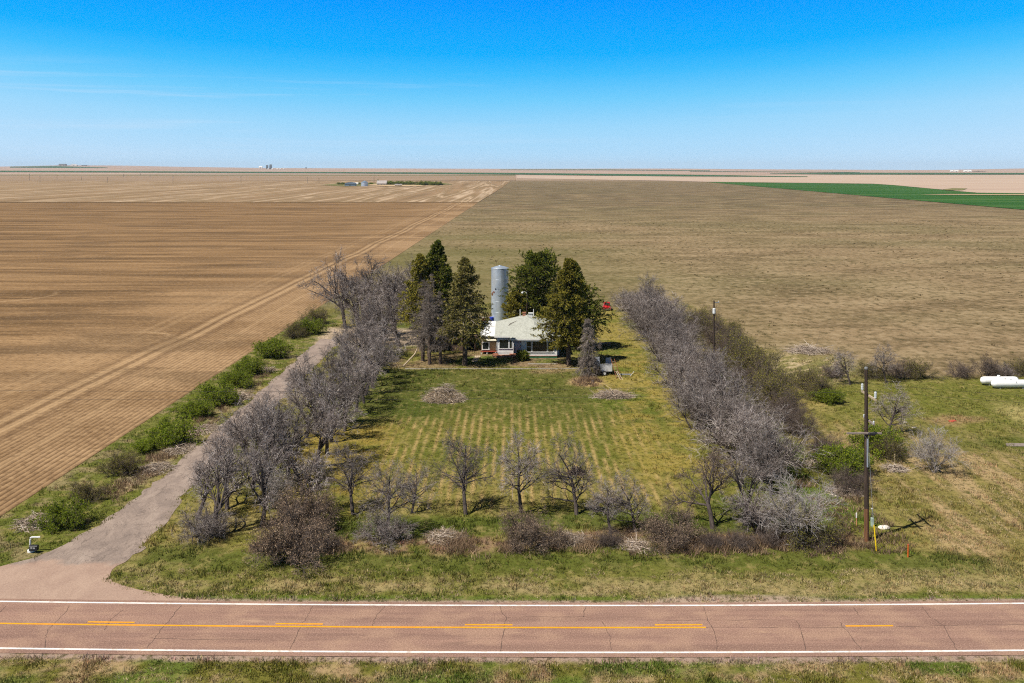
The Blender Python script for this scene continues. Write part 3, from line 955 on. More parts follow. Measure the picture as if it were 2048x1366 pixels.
lx = np.arange(-90, 96.01, 0.30)
ly = np.arange(52, 250.01, 0.30)
LY, LX = np.meshgrid(ly, lx, indexing='ij')
lc, lm = paint(LX, LY)
att = np.concatenate([lc.reshape(-1, 3), lm.reshape(-1, 1)], 1)
relief = (fbm(LX * 0.5, LY * 0.5, 77, 3) - 0.5) * 0.05
edge = np.minimum(np.minimum(LX + 90, 96 - LX), np.minimum(LY - 52, 250 - LY))
relief = 0.030 + np.clip(relief, -0.012, 0.012)
props(obj('farm_grass_ground', grid_mesh('farm_grass_ground', LX, LY, relief, att), M_lawn), kind='structure')

# ------------------------------------------------------------------ road, markings, driveway


def rc_(X):
    return 0.000404 * X * X - 0.0042 * X


def road_strip(y0, y1, x0, x1, z, n=None):
    n = n or max(2, int((x1 - x0) / 3))
    xs = np.linspace(x0, x1, n)
    GX = np.stack([xs, xs])
    cx = np.clip(xs, -60, 60)
    GY = np.stack([y0 + rc_(cx), y1 + rc_(cx)])
    return GX, GY, np.full_like(GX, z)


road = props(obj('road', grid_mesh('road', *road_strip(59.85, 67.35, -420, 420, 0.062, 300)), M_road), kind='structure')
obj('edge_line', grid_mesh('edge_line', *road_strip(60.33, 60.52, -420, 420, 0.068, 300)), M_white_line, road)
obj('edge_line', grid_mesh('edge_line', *road_strip(66.82, 67.01, -420, 420, 0.068, 300)), M_white_line, road)
obj('centre_line', grid_mesh('centre_line', *road_strip(63.60, 63.79, -420, 12.35, 0.068, 200)), M_yellow_line, road)
for k in range(-4, 12):
    x0 = -27.36 + 12.17 * k
    y0 = 63.98 if x0 < 12 else 63.72
    obj('lane_dash', grid_mesh('lane_dash', *road_strip(y0, y0 + 0.18, x0, x0 + 3.05, 0.068, 3)), M_yellow_line, road)


def ribbon(pts, w, z, rnd, jit=0.05, sub=6):
    P = []
    for (a, b) in zip(pts[:-1], pts[1:]):
        for i in range(sub):
            t = i / sub
            P.append((a[0] + (b[0] - a[0]) * t + rnd.gauss(0, jit), a[1] + (b[1] - a[1]) * t + rnd.gauss(0, jit)))
    P.append(pts[-1])
    vs, fs = [], []
    for i, p in enumerate(P):
        q0, q1 = P[max(i - 1, 0)], P[min(i + 1, len(P) - 1)]
        dx, dy = q1[0] - q0[0], q1[1] - q0[1]
        l = math.hypot(dx, dy) or 1
        ww = w * rnd.uniform(0.5, 1.3) / 2
        vs += [(p[0] - dy / l * ww, p[1] + dx / l * ww, z), (p[0] + dy / l * ww, p[1] - dx / l * ww, z)]
    fs = [(2 * i, 2 * i + 1, 2 * i + 3, 2 * i + 2) for i in range(len(P) - 1)]
    return vs, fs


rnd = random.Random(5)
ck = MB()
for px in ([(140, 1212), (128, 1230), (95, 1262), (92, 1275), (90, 1297)], [(245, 1222), (222, 1240), (208, 1262)],
           [(362, 1213), (340, 1240), (322, 1262), (294, 1298)], [(625, 1214), (615, 1233), (600, 1260), (580, 1300)],
           [(770, 1214), (752, 1235), (745, 1253)], [(1000, 1214), (1005, 1228), (1012, 1236), (1008, 1265), (1001, 1306)],
           [(1205, 1244), (1217, 1272), (1224, 1304)], [(1172, 1214), (1167, 1236)], [(1408, 1216), (1414, 1240), (1425, 1260), (1432, 1275), (1434, 1304)],
           [(1592, 1242), (1602, 1262), (1611, 1303)], [(1680, 1246), (1700, 1272), (1722, 1302)], [(1708, 1216), (1720, 1236)],
           [(1845, 1216), (1860, 1236), (1888, 1252), (1898, 1275), (1914, 1302)], [(12, 1214), (0, 1226)],
           [(1012, 1236), (1090, 1235), (1180, 1236)], [(1412, 1256), (1560, 1257), (1690, 1256)], [(1790, 1255), (1900, 1253), (2060, 1250)],
           [(300, 1278), (380, 1280), (520, 1281)], [(1330, 1243), (1420, 1242), (1590, 1241)]):
    vs, fs = ribbon([gp(*p) for p in px], 0.042, 0.0655, rnd, 0.035)
    ck.add(vs, fs)
ck.build('road_crack', M_crack, road)

# driveway with ragged edges
rl = random.Random(8)
left, right = [], []
for Y in np.arange(67.3, 172.1, 0.7):
    xl = np.interp(Y, [67.3, 70, 72.5, 75, 78, 83.4, 95, 172], [-60, -46, -38.5, -36.2, -34.8, -33.7, -33.2, -33.0])
    xr = np.interp(Y, [67.3, 68.2, 69.5, 71, 73, 76.8, 82.8, 88.4, 172], [-20, -23.5, -26.4, -28.6, -28.9, -28.4, -28.7, -29.3, -29.2])
    left.append((xl + (vnoise(Y * 0.9, 3.1, 4) - .5) * 0.7, Y))
    right.append((xr + (vnoise(Y * 0.9, 9.1, 6) - .5) * 0.7, Y))
n = len(left)
nx = 7
V = np.array([(l[0] * (1 - t) + r[0] * t, l[1] + (0.000404 * (l[0] * (1 - t) + r[0] * t) ** 2 + 0.14) * max(0, 1 - i * 0.2), 0.052)
              for i, (l, r) in enumerate(zip(left, right)) for t in np.linspace(0, 1, nx)])
ii = np.arange(n * nx).reshape(n, nx)
Q = np.stack([ii[:-1, :-1], ii[:-1, 1:], ii[1:, 1:], ii[1:, :-1]], -1).reshape(-1, 4)
props(obj('driveway', np_mesh('driveway', V, Q), M_drive), kind='structure')


# ------------------------------------------------------------------ grass blades, weeds (what nobody could count)
def tufts(name, P, hgt, cols, blades, spread, rs, width=0.035, lean=0.5, mat=None):
    n = len(P)
    b = blades
    base = np.repeat(P, b, 0)
    hh = np.repeat(hgt, b) * rs.uniform(0.55, 1.15, n * b)
    ang = rs.uniform(0, 2 * PI, n * b)
    rad = rs.uniform(0, 1, n * b) ** 0.5 * np.repeat(spread, b)
    bx = base[:, 0] + np.cos(ang) * rad
    by = base[:, 1] + np.sin(ang) * rad
    la = rs.uniform(0, 2 * PI, n * b)
    ln = rs.uniform(0.1, lean, n * b) * hh
    wa = rs.uniform(0, 2 * PI, n * b)
    ww = width * rs.uniform(0.6, 1.4, n * b)
    z0 = np.full(n * b, 0.01)
    V = np.empty((n * b, 3, 3))
    V[:, 0] = np.stack([bx - np.cos(wa) * ww, by - np.sin(wa) * ww, z0], 1)
    V[:, 1] = np.stack([bx + np.cos(wa) * ww, by + np.sin(wa) * ww, z0], 1)
    V[:, 2] = np.stack([bx + np.cos(la) * ln, by + np.sin(la) * ln, hh], 1)
    Fc = np.arange(n * b * 3).reshape(-1, 3)
    A = np.repeat(np.repeat(cols, b, 0), 3, 0)
    return obj(name, np_mesh(name, V.reshape(-1, 3), Fc, A), mat or M_grass)


def on_paving(X, Y):
    yy = Y - rc_(X)
    road_ = (yy > 59.5) & (yy < 67.6)
    xl = np.interp(Y, [67.3, 70, 72.5, 75, 78, 83.4, 95, 172], [-60, -46, -38.5, -36.2, -34.8, -33.7, -33.2, -33.0]) + 0.3
    xr = np.interp(Y, [67.3, 68.2, 69.5, 71, 73, 76.8, 82.8, 88.4, 172], [-20, -23.5, -26.4, -28.6, -28.9, -28.4, -28.7, -29.3, -29.2]) - 0.3
    dr = (Y > 67) & (Y < 172) & (X > xl) & (X < xr)
    fld = (X < edge_x(Y)) & (Y > 83)
    house = (X > -5.4) & (X < 7.6) & (Y > 154) & (Y < 171.5)
    yard = (X > -33) & (X < -11) & (Y > 166) & (Y < 184)
    return road_ | dr | fld | house | yard


def scatter(rs, n, x0, x1, y0, y1):
    X = rs.uniform(x0, x1, n)
    # more of them near the camera, where they show larger
    Y = y0 + (y1 - y0) * rs.uniform(0, 1, n) ** 1.15
    ok = ~on_paving(X, Y)
    return X[ok], Y[ok]


rs = np.random.RandomState(3)
for nm, n, x0, x1, y0, y1, hm, bl, sprd in (('grass', 9000, -36, 36, 54, 60.2, 0.15, 9, 0.28), ('grass', 15000, -48, 44, 67.2, 84, 0.17, 7, 0.24),
                                      ('grass', 22000, -44, 36, 84, 150, 0.17, 6, 0.26), ('grass', 14000, 32, 74, 72, 142, 0.19, 6, 0.28),
                                      ('grass', 9000, -45, 50, 142, 215, 0.22, 6, 0.34)):
    X, Y = scatter(rs, n, x0, x1, y0, y1)
    cc, mk = paint(X, Y)
    keep = mk > 0.4
    X, Y, cc = X[keep], Y[keep], cc[keep]
    clump = fbm(X * 0.6, Y * 0.6, 61, 3)
    hgt = hm * (0.45 + 1.5 * sstep(0.35, 0.75, clump)) * rs.uniform(0.7, 1.3, len(X))
    garden = (np.abs(X) < 14) & (Y > 88) & (Y < 125)
    hgt = np.where(garden, hgt * 0.55, hgt)
    cc = cc * rs.uniform(0.85, 1.6, (len(X), 1)) * (1 + rs.uniform(-0.12, 0.12, (len(X), 3)))
    props(tufts(nm, np.stack([X, Y], 1), hgt, np.clip(cc, 0, 1), bl, sprd * rs.uniform(0.6, 1.3, len(X)), rs), kind='stuff')

X, Y = scatter(rs, 4500, -34, 44, 67.6, 73)
X2, Y2 = scatter(rs, 7000, 33, 62, 74, 104)
X3, Y3 = scatter(rs, 2500, -36, 36, 56, 60.0)
X, Y = np.concatenate([X, X2, X3]), np.concatenate([Y, Y2, Y3])
kx = fbm(X * 0.5, Y * 0.9, 91, 3) > 0.45
X, Y = X[kx], Y[kx]
cw = np.array([(0.42, 0.33, 0.18), (0.34, 0.27, 0.13), (0.27, 0.24, 0.09), (0.50, 0.40, 0.24)])[rs.randint(0, 4, len(X))] * rs.uniform(0.8, 1.2, (len(X), 1))
props(tufts('straw_grass', np.stack([X, Y], 1), rs.uniform(0.08, 0.22, len(X)), cw, 9, rs.uniform(0.12, 0.32, len(X)), rs, 0.03, 1.0), kind='stuff')

# dry weeds and dead leaves under the front hedge and along the verge
X = np.concatenate([rs.uniform(-20, 26, 2600), rs.uniform(-37, -34, 700), rs.normal(10.3, 0.9, 260), rs.uniform(26, 31, 500)])
Y = np.concatenate([77.6 + rs.normal(0, 0.9, 2600), rs.uniform(88, 150, 700), rs.normal(137, 1.3, 260), rs.uniform(76, 100, 500)])
kx = (fbm(X * 0.45, Y * 0.45, 71, 3) > 0.47) & ~on_paving(X, Y)
X, Y = X[kx], Y[kx]
cw = np.array([(0.26, 0.18, 0.115), (0.38, 0.27, 0.17), (0.16, 0.105, 0.075), (0.22, 0.15, 0.10)])[rs.randint(0, 4, len(X))] * rs.uniform(0.7, 1.2, (len(X), 1))
props(tufts('dry_weeds', np.stack([X, Y], 1), rs.uniform(0.25, 0.65, len(X)), cw, 14, rs.uniform(0.25, 0.5, len(X)), rs, 0.03, 1.1), kind='stuff')

# low dark weeds dotted over the pasture
n = 5200
X = rs.uniform(-60, 330, n)
Y = 150 + 420 * rs.uniform(0, 1, n) ** 1.4
keep = (X > np.maximum(edge_x(Y) + 2, -60)) & (np.abs(X) < 0.56 * Y) & ((Y > 225) | (X > 42)) & (fbm(X * 0.03, Y * 0.03, 81, 4) > 0.44)
X, Y = X[keep], Y[keep]
cw = np.array([(0.10, 0.075, 0.035), (0.075, 0.055, 0.03), (0.13, 0.12, 0.04), (0.20, 0.15, 0.08)])[rs.randint(0, 4, len(X))]
props(tufts('pasture_weeds', np.stack([X, Y], 1), rs.uniform(0.15, 0.42, len(X)), cw, 12, rs.uniform(0.25, 0.7, len(X)), rs, 0.06, 0.9), kind='stuff')


# ------------------------------------------------------------------ trees
def nrm(v):
    return v / np.maximum(np.linalg.norm(v, axis=-1, keepdims=True), 1e-9)


def grow(rs, S, D, L, Rd, k, wander, up, tip=0.25):
    pts = [S]
    d = nrm(D)
    for i in range(1, k):
        d = nrm(d + rs.normal(0, wander, d.shape) + np.array([0, 0, up]) * (i / k))
        pts.append(pts[-1] + d * (L / (k - 1))[:, None])
    P = np.stack(pts, 1)
    Rr = Rd[:, None] * np.linspace(1, tip, k)[None]
    return P, Rr


def spawn(rs, P, Rr, L, m, t0, t1, a0, a1, l0, l1, taper=0.4, rk=0.6, flat=0.0):
    N, k, _ = P.shape
    t = rs.uniform(t0, t1, (N, m))
    f = t * (k - 1)
    i = np.minimum(f.astype(int), k - 2)
    fr = (f - i)[..., None]
    n_ = np.arange(N)[:, None]
    A, B = P[n_, i], P[n_, i + 1]
    S = A * (1 - fr) + B * fr
    d = nrm(B - A)
    rv = rs.normal(0, 1, (N, m, 3))
    rv[..., 2] *= (1 - flat)
    pp = nrm(rv - d * (rv * d).sum(-1, keepdims=True))
    ang = rs.uniform(a0, a1, (N, m))[..., None]
    D = d * np.cos(ang) + pp * np.sin(ang)
    Lc = L[:, None] * rs.uniform(l0, l1, (N, m)) * (1 - taper * t)
    Rc = (Rr[n_, i] * (1 - fr[..., 0]) + Rr[n_, i + 1] * fr[..., 0]) * rk
    return S.reshape(-1, 3), D.reshape(-1, 3), Lc.ravel(), Rc.ravel()


def tubes(P, Rr, n):
    N, k, _ = P.shape
    d = nrm(P[:, -1] - P[:, 0])
    ref = np.where(np.abs(d[:, 2:3]) > 0.9, np.array([[1.0, 0, 0]]), np.array([[0, 0, 1.0]]))
    u = nrm(np.cross(d, ref))
    w = np.cross(d, u)
    a = np.arange(n) * 2 * PI / n
    ring = u[:, None, :] * np.cos(a)[None, :, None] + w[:, None, :] * np.sin(a)[None, :, None]
    V = P[:, :, None, :] + ring[:, None] * Rr[:, :, None, None]
    base = (np.arange(N) * k * n)[:, None, None]
    i = np.arange(k - 1)[None, :, None] * n
    j = np.arange(n)[None, None, :]
    j2 = (j + 1) % n
    Q = np.stack(np.broadcast_arrays(base + i + j, base + i + j2, base + i + n + j2, base + i + n + j), -1).reshape(-1, 4)
    return V.reshape(-1, 3), Q


def merge(parts):
    Vs, Fs, o = [], [], 0
    for V, Fc in parts:
        Vs.append(V)
        Fs.append(Fc + o)
        o += len(V)
    return np.concatenate(Vs), Fs


def leaves(rs, C, size, flat=0.4):
    """small leaf-sized quads (two triangles) around points C"""
    n = len(C)
    nrmv = nrm(rs.normal(0, 1, (n, 3)) + np.array([0, 0, flat]))
    u = nrm(np.cross(nrmv, rs.normal(0, 1, (n, 3))))
    w = np.cross(nrmv, u)
    s = size * rs.uniform(0.6, 1.4, n)[:, None]
    V = np.stack([C - u * s, C + w * s * 0.6, C + u * s, C - w * s * 0.6], 1)
    return V.reshape(-1, 3), np.arange(n * 4).reshape(-1, 4)


def along(rs, P, m, jit, t0=0.2):
    """m points scattered along each polyline"""
    N, k, _ = P.shape
    f = rs.uniform(t0, 1, (N, m)) * (k - 1)
    i = np.minimum(f.astype(int), k - 2)
    fr = (f - i)[..., None]
    n_ = np.arange(N)[:, None]
    return (P[n_, i] * (1 - fr) + P[n_, i + 1] * fr + rs.normal(0, jit, (N, m, 3))).reshape(-1, 3)


ONE = np.ones(1)
UP = np.array([[0.0, 0.0, 1.0]])
ZERO = np.zeros((1, 3))


def bare_tree(seed, style):
    """returns (trunk V,F) and (crown V,F) of a leafless tree"""
    rs = np.random.RandomState(seed)
    if style == 'elm':          # open grown with a clear trunk
        P0, R0 = grow(rs, ZERO, UP + rs.normal(0, .12, (1, 3)), ONE * 2.4, ONE * .22, 6, .07, .05, .75)
        s = spawn(rs, P0, R0, ONE * 4.6, 6, .70, 1.0, R(14), R(52), .75, 1.1, 0.0, .60)
        P1, R1 = grow(rs, *s, 8, .15, .10, .28)
        s = spawn(rs, P1, R1, s[2], 8, .22, 1.0, R(22), R(58), .40, .62, .38, .62)
        P2, R2 = grow(rs, *s, 6, .17, .06, .3)
        s = spawn(rs, P2, R2, s[2], 7, .2, 1.0, R(22), R(60), .42, .65, .3, .65)
        P3, R3 = grow(rs, s[0], s[1], np.maximum(s[2], .5), np.maximum(s[3], .017), 4, .2, -.03, .45)
        s = spawn(rs, P3, R3, s[2], 6, .15, 1.0, R(18), R(60), .55, 1.0, .3, .75)
        P4, R4 = grow(rs, s[0], s[1], np.maximum(s[2], .36), np.maximum(s[3], .0105), 3, .2, -.14, .3)
    elif style == 'bushy':      # many stems from the ground, rounded dense head
        S = np.concatenate([rs.normal(0, .35, (8, 2)), np.zeros((8, 1))], 1)
        D = np.concatenate([rs.normal(0, .40, (8, 2)), np.ones((8, 1))], 1)
        P0, R0 = grow(rs, S, D, rs.uniform(2.6, 4.3, 8), rs.uniform(.06, .11, 8), 7, .14, .06, .35)
        P1, R1 = P0, R0
        s = spawn(rs, P0, R0, np.full(8, 3.2), 10, .2, 1.0, R(18), R(58), .5, .85, .2, .62)
        P2, R2 = grow(rs, *s, 6, .17, .08, .3)
        s = spawn(rs, P2, R2, s[2], 7, .15, 1.0, R(20), R(58), .42, .66, .2, .65)
        P3, R3 = grow(rs, s[0], s[1], np.maximum(s[2], .45), np.maximum(s[3], .016), 4, .2, .0, .45)
        s = spawn(rs, P3, R3, s[2], 4, .15, 1.0, R(18), R(60), .55, .95, .3, .75)
        P4, R4 = grow(rs, s[0], s[1], np.maximum(s[2], .34), np.maximum(s[3], .010), 3, .2, -.10, .3)
    elif style == 'leader':     # one upright leader with wide side limbs from low down
        P0, R0 = grow(rs, ZERO, UP + rs.normal(0, .05, (1, 3)), ONE * 4.9, ONE * .17, 9, .08, .08, .16)
        s = spawn(rs, P0, R0, ONE * 3.0, 24, .20, 1.0, R(38), R(82), .75, 1.15, .45, .50)
        P1, R1 = grow(rs, *s, 7, .15, .04, .28)
        s = spawn(rs, P1, R1, s[2], 7, .2, 1.0, R(22), R(58), .38, .6, .3, .62)
        P2, R2 = grow(rs, *s, 4, .18, .0, .35)
        s = spawn(rs, P2, R2, s[2], 5, .2, 1.0, R(22), R(60), .5, .85, .3, .7)
        P3, R3 = grow(rs, s[0], s[1], np.maximum(s[2], .34), np.maximum(s[3], .0085), 3, .2, -.06, .45)
        s = spawn(rs, P3, R3, s[2], 3, .15, 1.0, R(18), R(60), .6, 1.0, .3, .75)
        P4, R4 = grow(rs, s[0], s[1], np.maximum(s[2], .28), np.maximum(s[3], .008), 3, .2, -.10, .3)
    else:                       # 'scrub': low tangled fountain of stems
        n = 26
        S = np.concatenate([rs.normal(0, .45, (n, 2)), np.zeros((n, 1))], 1)
        D = np.concatenate([rs.normal(0, .55, (n, 2)) + S[:, :2] * .5, np.ones((n, 1))], 1)
        P0, R0 = grow(rs, S, D, rs.uniform(1.5, 2.9, n), rs.uniform(.022, .045, n), 6, .2, -.10, .35)
        P1, R1 = P0, R0
        s = spawn(rs, P0, R0, np.full(n, 1.5), 10, .15, 1.0, R(20), R(60), .5, .8, .2, .65)
        P2, R2 = grow(rs, *s, 4, .2, .0, .35)
        s = spawn(rs, P2, R2, s[2], 8, .15, 1.0, R(22), R(65), .5, .7, .2, .75)
        P3, R3 = grow(rs, s[0], s[1], s[2], np.maximum(s[3], .0065), 3, .2, -.03, .4)
        s = spawn(rs, P3, R3, s[2], 2, .2, 1.0, R(25), R(65), .5, .8, .2, .85)
        P4, R4 = grow(rs, s[0], s[1], s[2], np.maximum(s[3], .006), 3, .2, 0, .3)
    tr = [tubes(P0, R0, 8)]
    if P1 is not P0:
        tr.append(tubes(P1, R1, 6))
    tr.append(tubes(P2, R2, 5 if style != 'scrub' else 4))
    cr = [tubes(P3, R3, 3), tubes(P4, R4, 3)]
    return tr, cr, P3, P4


ORD = ['first', 'second', 'third', 'fourth', 'fifth', 'sixth', 'seventh', 'eighth', 'ninth', 'tenth', 'eleventh', 'twelfth', 'thirteenth', 'fourteenth',
       'fifteenth', 'sixteenth', 'seventeenth', 'eighteenth', 'nineteenth', 'twentieth', 'twenty-first', 'twenty-second', 'twenty-third', 'twenty-fourth',
       'twenty-fifth', 'twenty-sixth', 'twenty-seventh', 'twenty-eighth', 'twenty-ninth', 'thirtieth']

PROTO = {}


def proto(key, name, cat, make):
    PROTO[key] = [name, cat, make(), False]


def plant(key, x, y, rz, s, label, group=None, z=0.0):
    name, cat, meshes, _ = PROTO[key]
    root = empty(name, (x, y, z), label, cat, group, rz, s)
    for pn, me, _m in meshes:
        o = bpy.data.objects.new(pn, me)
        link(o, root)
    return root


def mk_bare(seed, style, bark, twig, leafm=None, nleaf=0, lsize=.05):
    def f():
        tr, cr, P3, P4 = bare_tree(seed, style)
        V, Fc = merge(tr)
        a = np_mesh('trunk', V, Fc, smooth=True)
        a.materials.append(bark)
        V, Fc = merge(cr)
        c = np_mesh('crown', V, Fc)
        c.materials.append(twig)
        out = [('trunk' if style in ('elm', 'leader') else 'stem', a, bark), ('crown', c, twig)]
        if leafm is not None:
            rs = np.random.RandomState(seed + 1)
            C = along(rs, P4, nleaf, .05)
            lf = np_mesh('foliage', *leaves(rs, C, lsize))
            lf.materials.append(leafm)
            out.append(('foliage', lf, leafm))
        return out
    return f


for i in range(4):
    proto('elm%d' % i, 'bare_tree', 'tree', mk_bare(100 + i, 'elm', M_bark, M_twig))
for i in range(4):
    proto('bushy%d' % i, 'bare_tree', 'tree', mk_bare(200 + i, 'bushy', M_bark, M_twig))
for i in range(3):
    proto('leader%d' % i, 'bare_tree', 'tree', mk_bare(300 + i, 'leader', M_bark, M_twig))
proto('leafelm', 'bare_tree', 'tree', mk_bare(350, 'elm', M_bark, M_twig_dark, M_dryleaf, 1, .04))
proto('pale', 'bare_tree', 'tree', mk_bare(400, 'bushy', M_bark_pale, M_twig_pale))
for i in range(2):
    proto('brown%d' % i, 'brown_shrub', 'shrub', mk_bare(500 + i, 'scrub', M_bark, M_twig_dark, M_dryleaf, 3, .036))
    proto('dark%d' % i, 'bare_shrub', 'shrub', mk_bare(520 + i, 'scrub', M_bark, M_twig_dark))
    proto('grey%d' % i, 'bare_shrub', 'shrub', mk_bare(540 + i, 'scrub', M_bark, M_twig))
    proto('olive%d' % i, 'budding_shrub', 'shrub', mk_bare(560 + i, 'scrub', M_bark, M_twig_dark, M_leaf_olive, 2, .045))
    proto('green%d' % i, 'green_shrub', 'shrub', mk_bare(580 + i, 'scrub', M_bark, M_twig_dark, M_leaf_green, 5, .062))

rp = random.Random(21)


def rot():
    return rp.uniform(0, 2 * PI)


# left windbreak: outer row beside the drive, inner row beside the garden
outer = [(-23.6, 79.4), (-24.5, 86), (-23.8, 91.8), (-23.5, 96), (-23.6, 100.2), (-23.4, 104.4)] + [(-22.7 + rp.gauss(0, .5), 108.6 + 4.3 * k) for k in range(14)]
for i, (x, y) in enumerate(outer):
    plant('elm%d' % (i % 4), x, y, rot(), rp.uniform(.95, 1.12) if i < 4 else rp.uniform(.80, .98), 'leafless grey tree, %s from the road in the row nearest the driveway' % ORD[i], 'bare trees along the driveway')
inner = [(-19.6, 92.7), (-19.2, 98.0), (-19.0, 102.6)] + [(-18.9 + rp.gauss(0, .5), 107.0 + 4.4 * k) for k in range(10)]
for i, (x, y) in enumerate(inner):
    plant('elm%d' % ((i * 3 + 1) % 4), x, y, rot(), rp.uniform(.85, 1.06), 'leafless grey tree, %s from the road in the garden-side row of the left windbreak' % ORD[i], 'bare trees beside the garden')
for (x, y, s, k, d) in ((-30.5, 183, 1.72, 0, 'broad dark bare tree leaning over the field edge at the end of the driveway'),
                        (-26.5, 176, 1.75, 1, 'tallest bare grey tree where the driveway meets the yard'),
                        (-22.0, 171, 1.65, 2, 'big pale-twigged bare tree between the gravel yard and the driveway'),
                        (-23.5, 190, 1.7, 3, 'rearmost big bare tree behind the gravel yard'),
                        (-18.4, 164, 1.5, 1, 'bare tree beside the dead spruces at the yard entrance'),
                        (-17.5, 182, 1.55, 0, 'slender bare tree behind the dead spruces, right of the rearmost big bare tree'),
                        (-20.0, 154, 1.4, 3, 'bare tree at the lawn corner left of the leaning pole'),
                        (-28.0, 189, 1.65, 2, 'dark bare tree behind the one leaning over the field edge'), (-20.5, 176, 1.55, 3, 'dense bare tree in the middle of the yard group'), (-25.0, 167, 1.2, 0, 'shorter bare tree at the near side of the yard group')):
    plant('elm%d' % k, x, y, rot(), s, d, 'large bare trees by the yard')

for (x, y, s, k, d) in ((-20.4, 81.5, .95, 2, 'bare tree rising behind the big brown roadside shrub'), (-17.6, 84.5, .85, 3, 'bare tree between the big brown roadside shrub and the garden corner'),
                        (-21.6, 87.5, 1.0, 0, 'crowded bare tree between the two left rows, nearest the road'), (-26.2, 83.2, .85, 1, 'low-branched bare tree reaching over the driveway bend'),
                        (-21.4, 95.5, 1.05, 3, 'bare tree between the two left rows, second from the road')):
    plant('elm%d' % k, x, y, rot(), s, d, 'bare trees at the front left corner')

# right windbreak
for j, (x0, nm) in enumerate(((22.5, 'lawn-side row'), (25.9, 'pasture-side row'))):
    for i in range(22):
        y = 90.0 + 5.5 * i + rp.gauss(0, .7) + j * 2.4
        x = x0 + rp.gauss(0, .85) + 1.9 * min(1, max(0, (y - 125) / 55))
        plant(('bushy%d' % ((i * 3 + j) % 4)) if (i * 7 + j * 3) % 9 else 'elm%d' % (i % 4), x, y, rot(), rp.uniform(.78, 1.34) * (1.12 if i > 13 else 1.0) * (.86 if j else 1.0), 'bare purple-grey tree, %s from the road in the %s right of the garden' % (ORD[i], nm), 'bare trees right of the garden')

# trees and shrubs along the front
F_ = 'bare trees along the front of the garden'
front = [('leader0', 706, 1030, 1.05, 'dark bare tree at the garden corner, left of the silver-topped tree'),
         ('leader1', 770, 1072, .98, 'bare tree with silver upper twigs and a shrubby foot, left front of the garden'),
         ('leader2', 823, 1027, .72, 'small thin bare tree left of the three tall front trees'),
         ('leader0', 932, 1030, 1.16, 'tall bare tree with a wide crown, leftmost of the three facing the garden rows'),
         ('leader1', 1043, 1026, 1.10, 'slim forked bare tree behind the tan shrub, middle of the three front trees'),
         ('leader2', 1153, 1030, 1.10, 'bare tree holding a dark stick nest, rightmost of the three front trees'),
         ('leader1', 1222, 1068, .75, 'crooked small bare tree right of the nest tree'),
         ('leader2', 1270, 1064, .78, 'small silvery bare tree with thin bent trunk right of the crooked one')]
for k, x, y, s, d in front:
    p = gp(x, y)
    plant(k, p[0], p[1], rot(), s, d, F_)
p = gp(1425, 1058)
plant('leafelm', p[0], p[1], 2.1, .95, 'spreading tan-twigged tree with thick forked trunk at the front right corner of the garden', F_)
p = gp(1490, 1052)
plant('elm2', p[0], p[1], rot(), .82, 'tangled bare tree just right of the tan-twigged spreading tree', F_)
p = gp(1590, 1085)
plant('pale', p[0], p[1], rot(), .98, 'silver-grey bare tree with drooping branches left of the utility pole', F_)
p = gp(1520, 1072)
plant('bushy1', p[0], p[1], rot(), .78, 'low bare tree between the tangled tree and the silver-grey tree', F_)
p = gp(546, 1018)
plant('pale', p[0], p[1], rot(), (.62, .62, .75), 'dead bleached white tree among the dark driveway trees', F_)

S_ = 'shrubs along the roadside front'
for k, x, y, s, d in [('brown0', 588, 1118, (1.22, 1.22, 1.5), 'big brown shrub full of dry leaves nearest the road at the left'),
                      ('brown1', 612, 1066, (1.0, 1.0, 1.5), 'brown dry shrub behind the big brown roadside shrub'),
                      ('grey0', 422, 1078, 1.05, 'rounded grey shrub at the foot of the first driveway tree'),
                      ('grey1', 768, 1082, .95, 'low grey brush at the foot of the silver-topped tree'),
                      ('brown1', 1057, 1092, .98, 'round tan shrub in front of the slim forked tree'),
                      ('brown0', 1347, 1088, .98, 'brown shrub with dry leaves left of the spreading tan-twigged tree'),
                      ('dark0', 1222, 1092, .5, 'dark low scrub under the crooked small tree'),
                      ('dark1', 1425, 1096, .5, 'dark low scrub in front of the spreading tan-twigged tree'),
                      ('dark0', 1480, 1098, .55, 'dark brown scrub in front of the tangled tree'),
                      ('dark1', 1545, 1092, .55, 'dark scrub left of the olive bush at the right end of the hedge'),
                      ('olive0', 1622, 1092, 1.0, 'dark olive bush at the right end of the roadside hedge'),
                      ('dark0', 655, 1100, .55, 'small dark scrub right of the big brown roadside shrub')]:
    p = gp(x, y)
    plant(k, p[0], p[1], rot(), s, d, S_)

# olive and dark shrubs on the pasture side of the right windbreak
E_ = 'shrubs on the pasture side of the right windbreak'
for i, (k, x, y, s) in enumerate([('dark0', 30.2, 90.5, 1.0), ('green1', 31.4, 96.5, 1.15), ('dark1', 31.0, 101.5, 1.05), ('dark0', 30.6, 110, 1.2), ('dark1', 31.3, 116, 1.35), ('olive0', 31.8, 122, 1.3), ('olive1', 32.4, 127, 1.4),
                                 ('dark0', 32.0, 132, 1.3), ('olive0', 32.9, 137, 1.4), ('olive1', 32.8, 142, 1.45), ('olive0', 33.6, 147, 1.45), ('dark1', 33.4, 152, 1.4), ('olive1', 34.0, 157, 1.4),
                                 ('dark0', 33.8, 163, 1.5), ('olive0', 34.5, 169, 1.4), ('dark1', 34.2, 176, 1.4), ('olive1', 33.6, 184, 1.3)]):
    what = {'dark': 'dark brown leafless shrub', 'olive': 'olive budding shrub', 'green': 'bright green shrub'}[k[:-1]]
    plant(k, x + .5, y, rot(), s * (1.05 if y > 118 else .88), '%s, %s from the road in the shrub row on the pasture side' % (what, ORD[i]), E_)

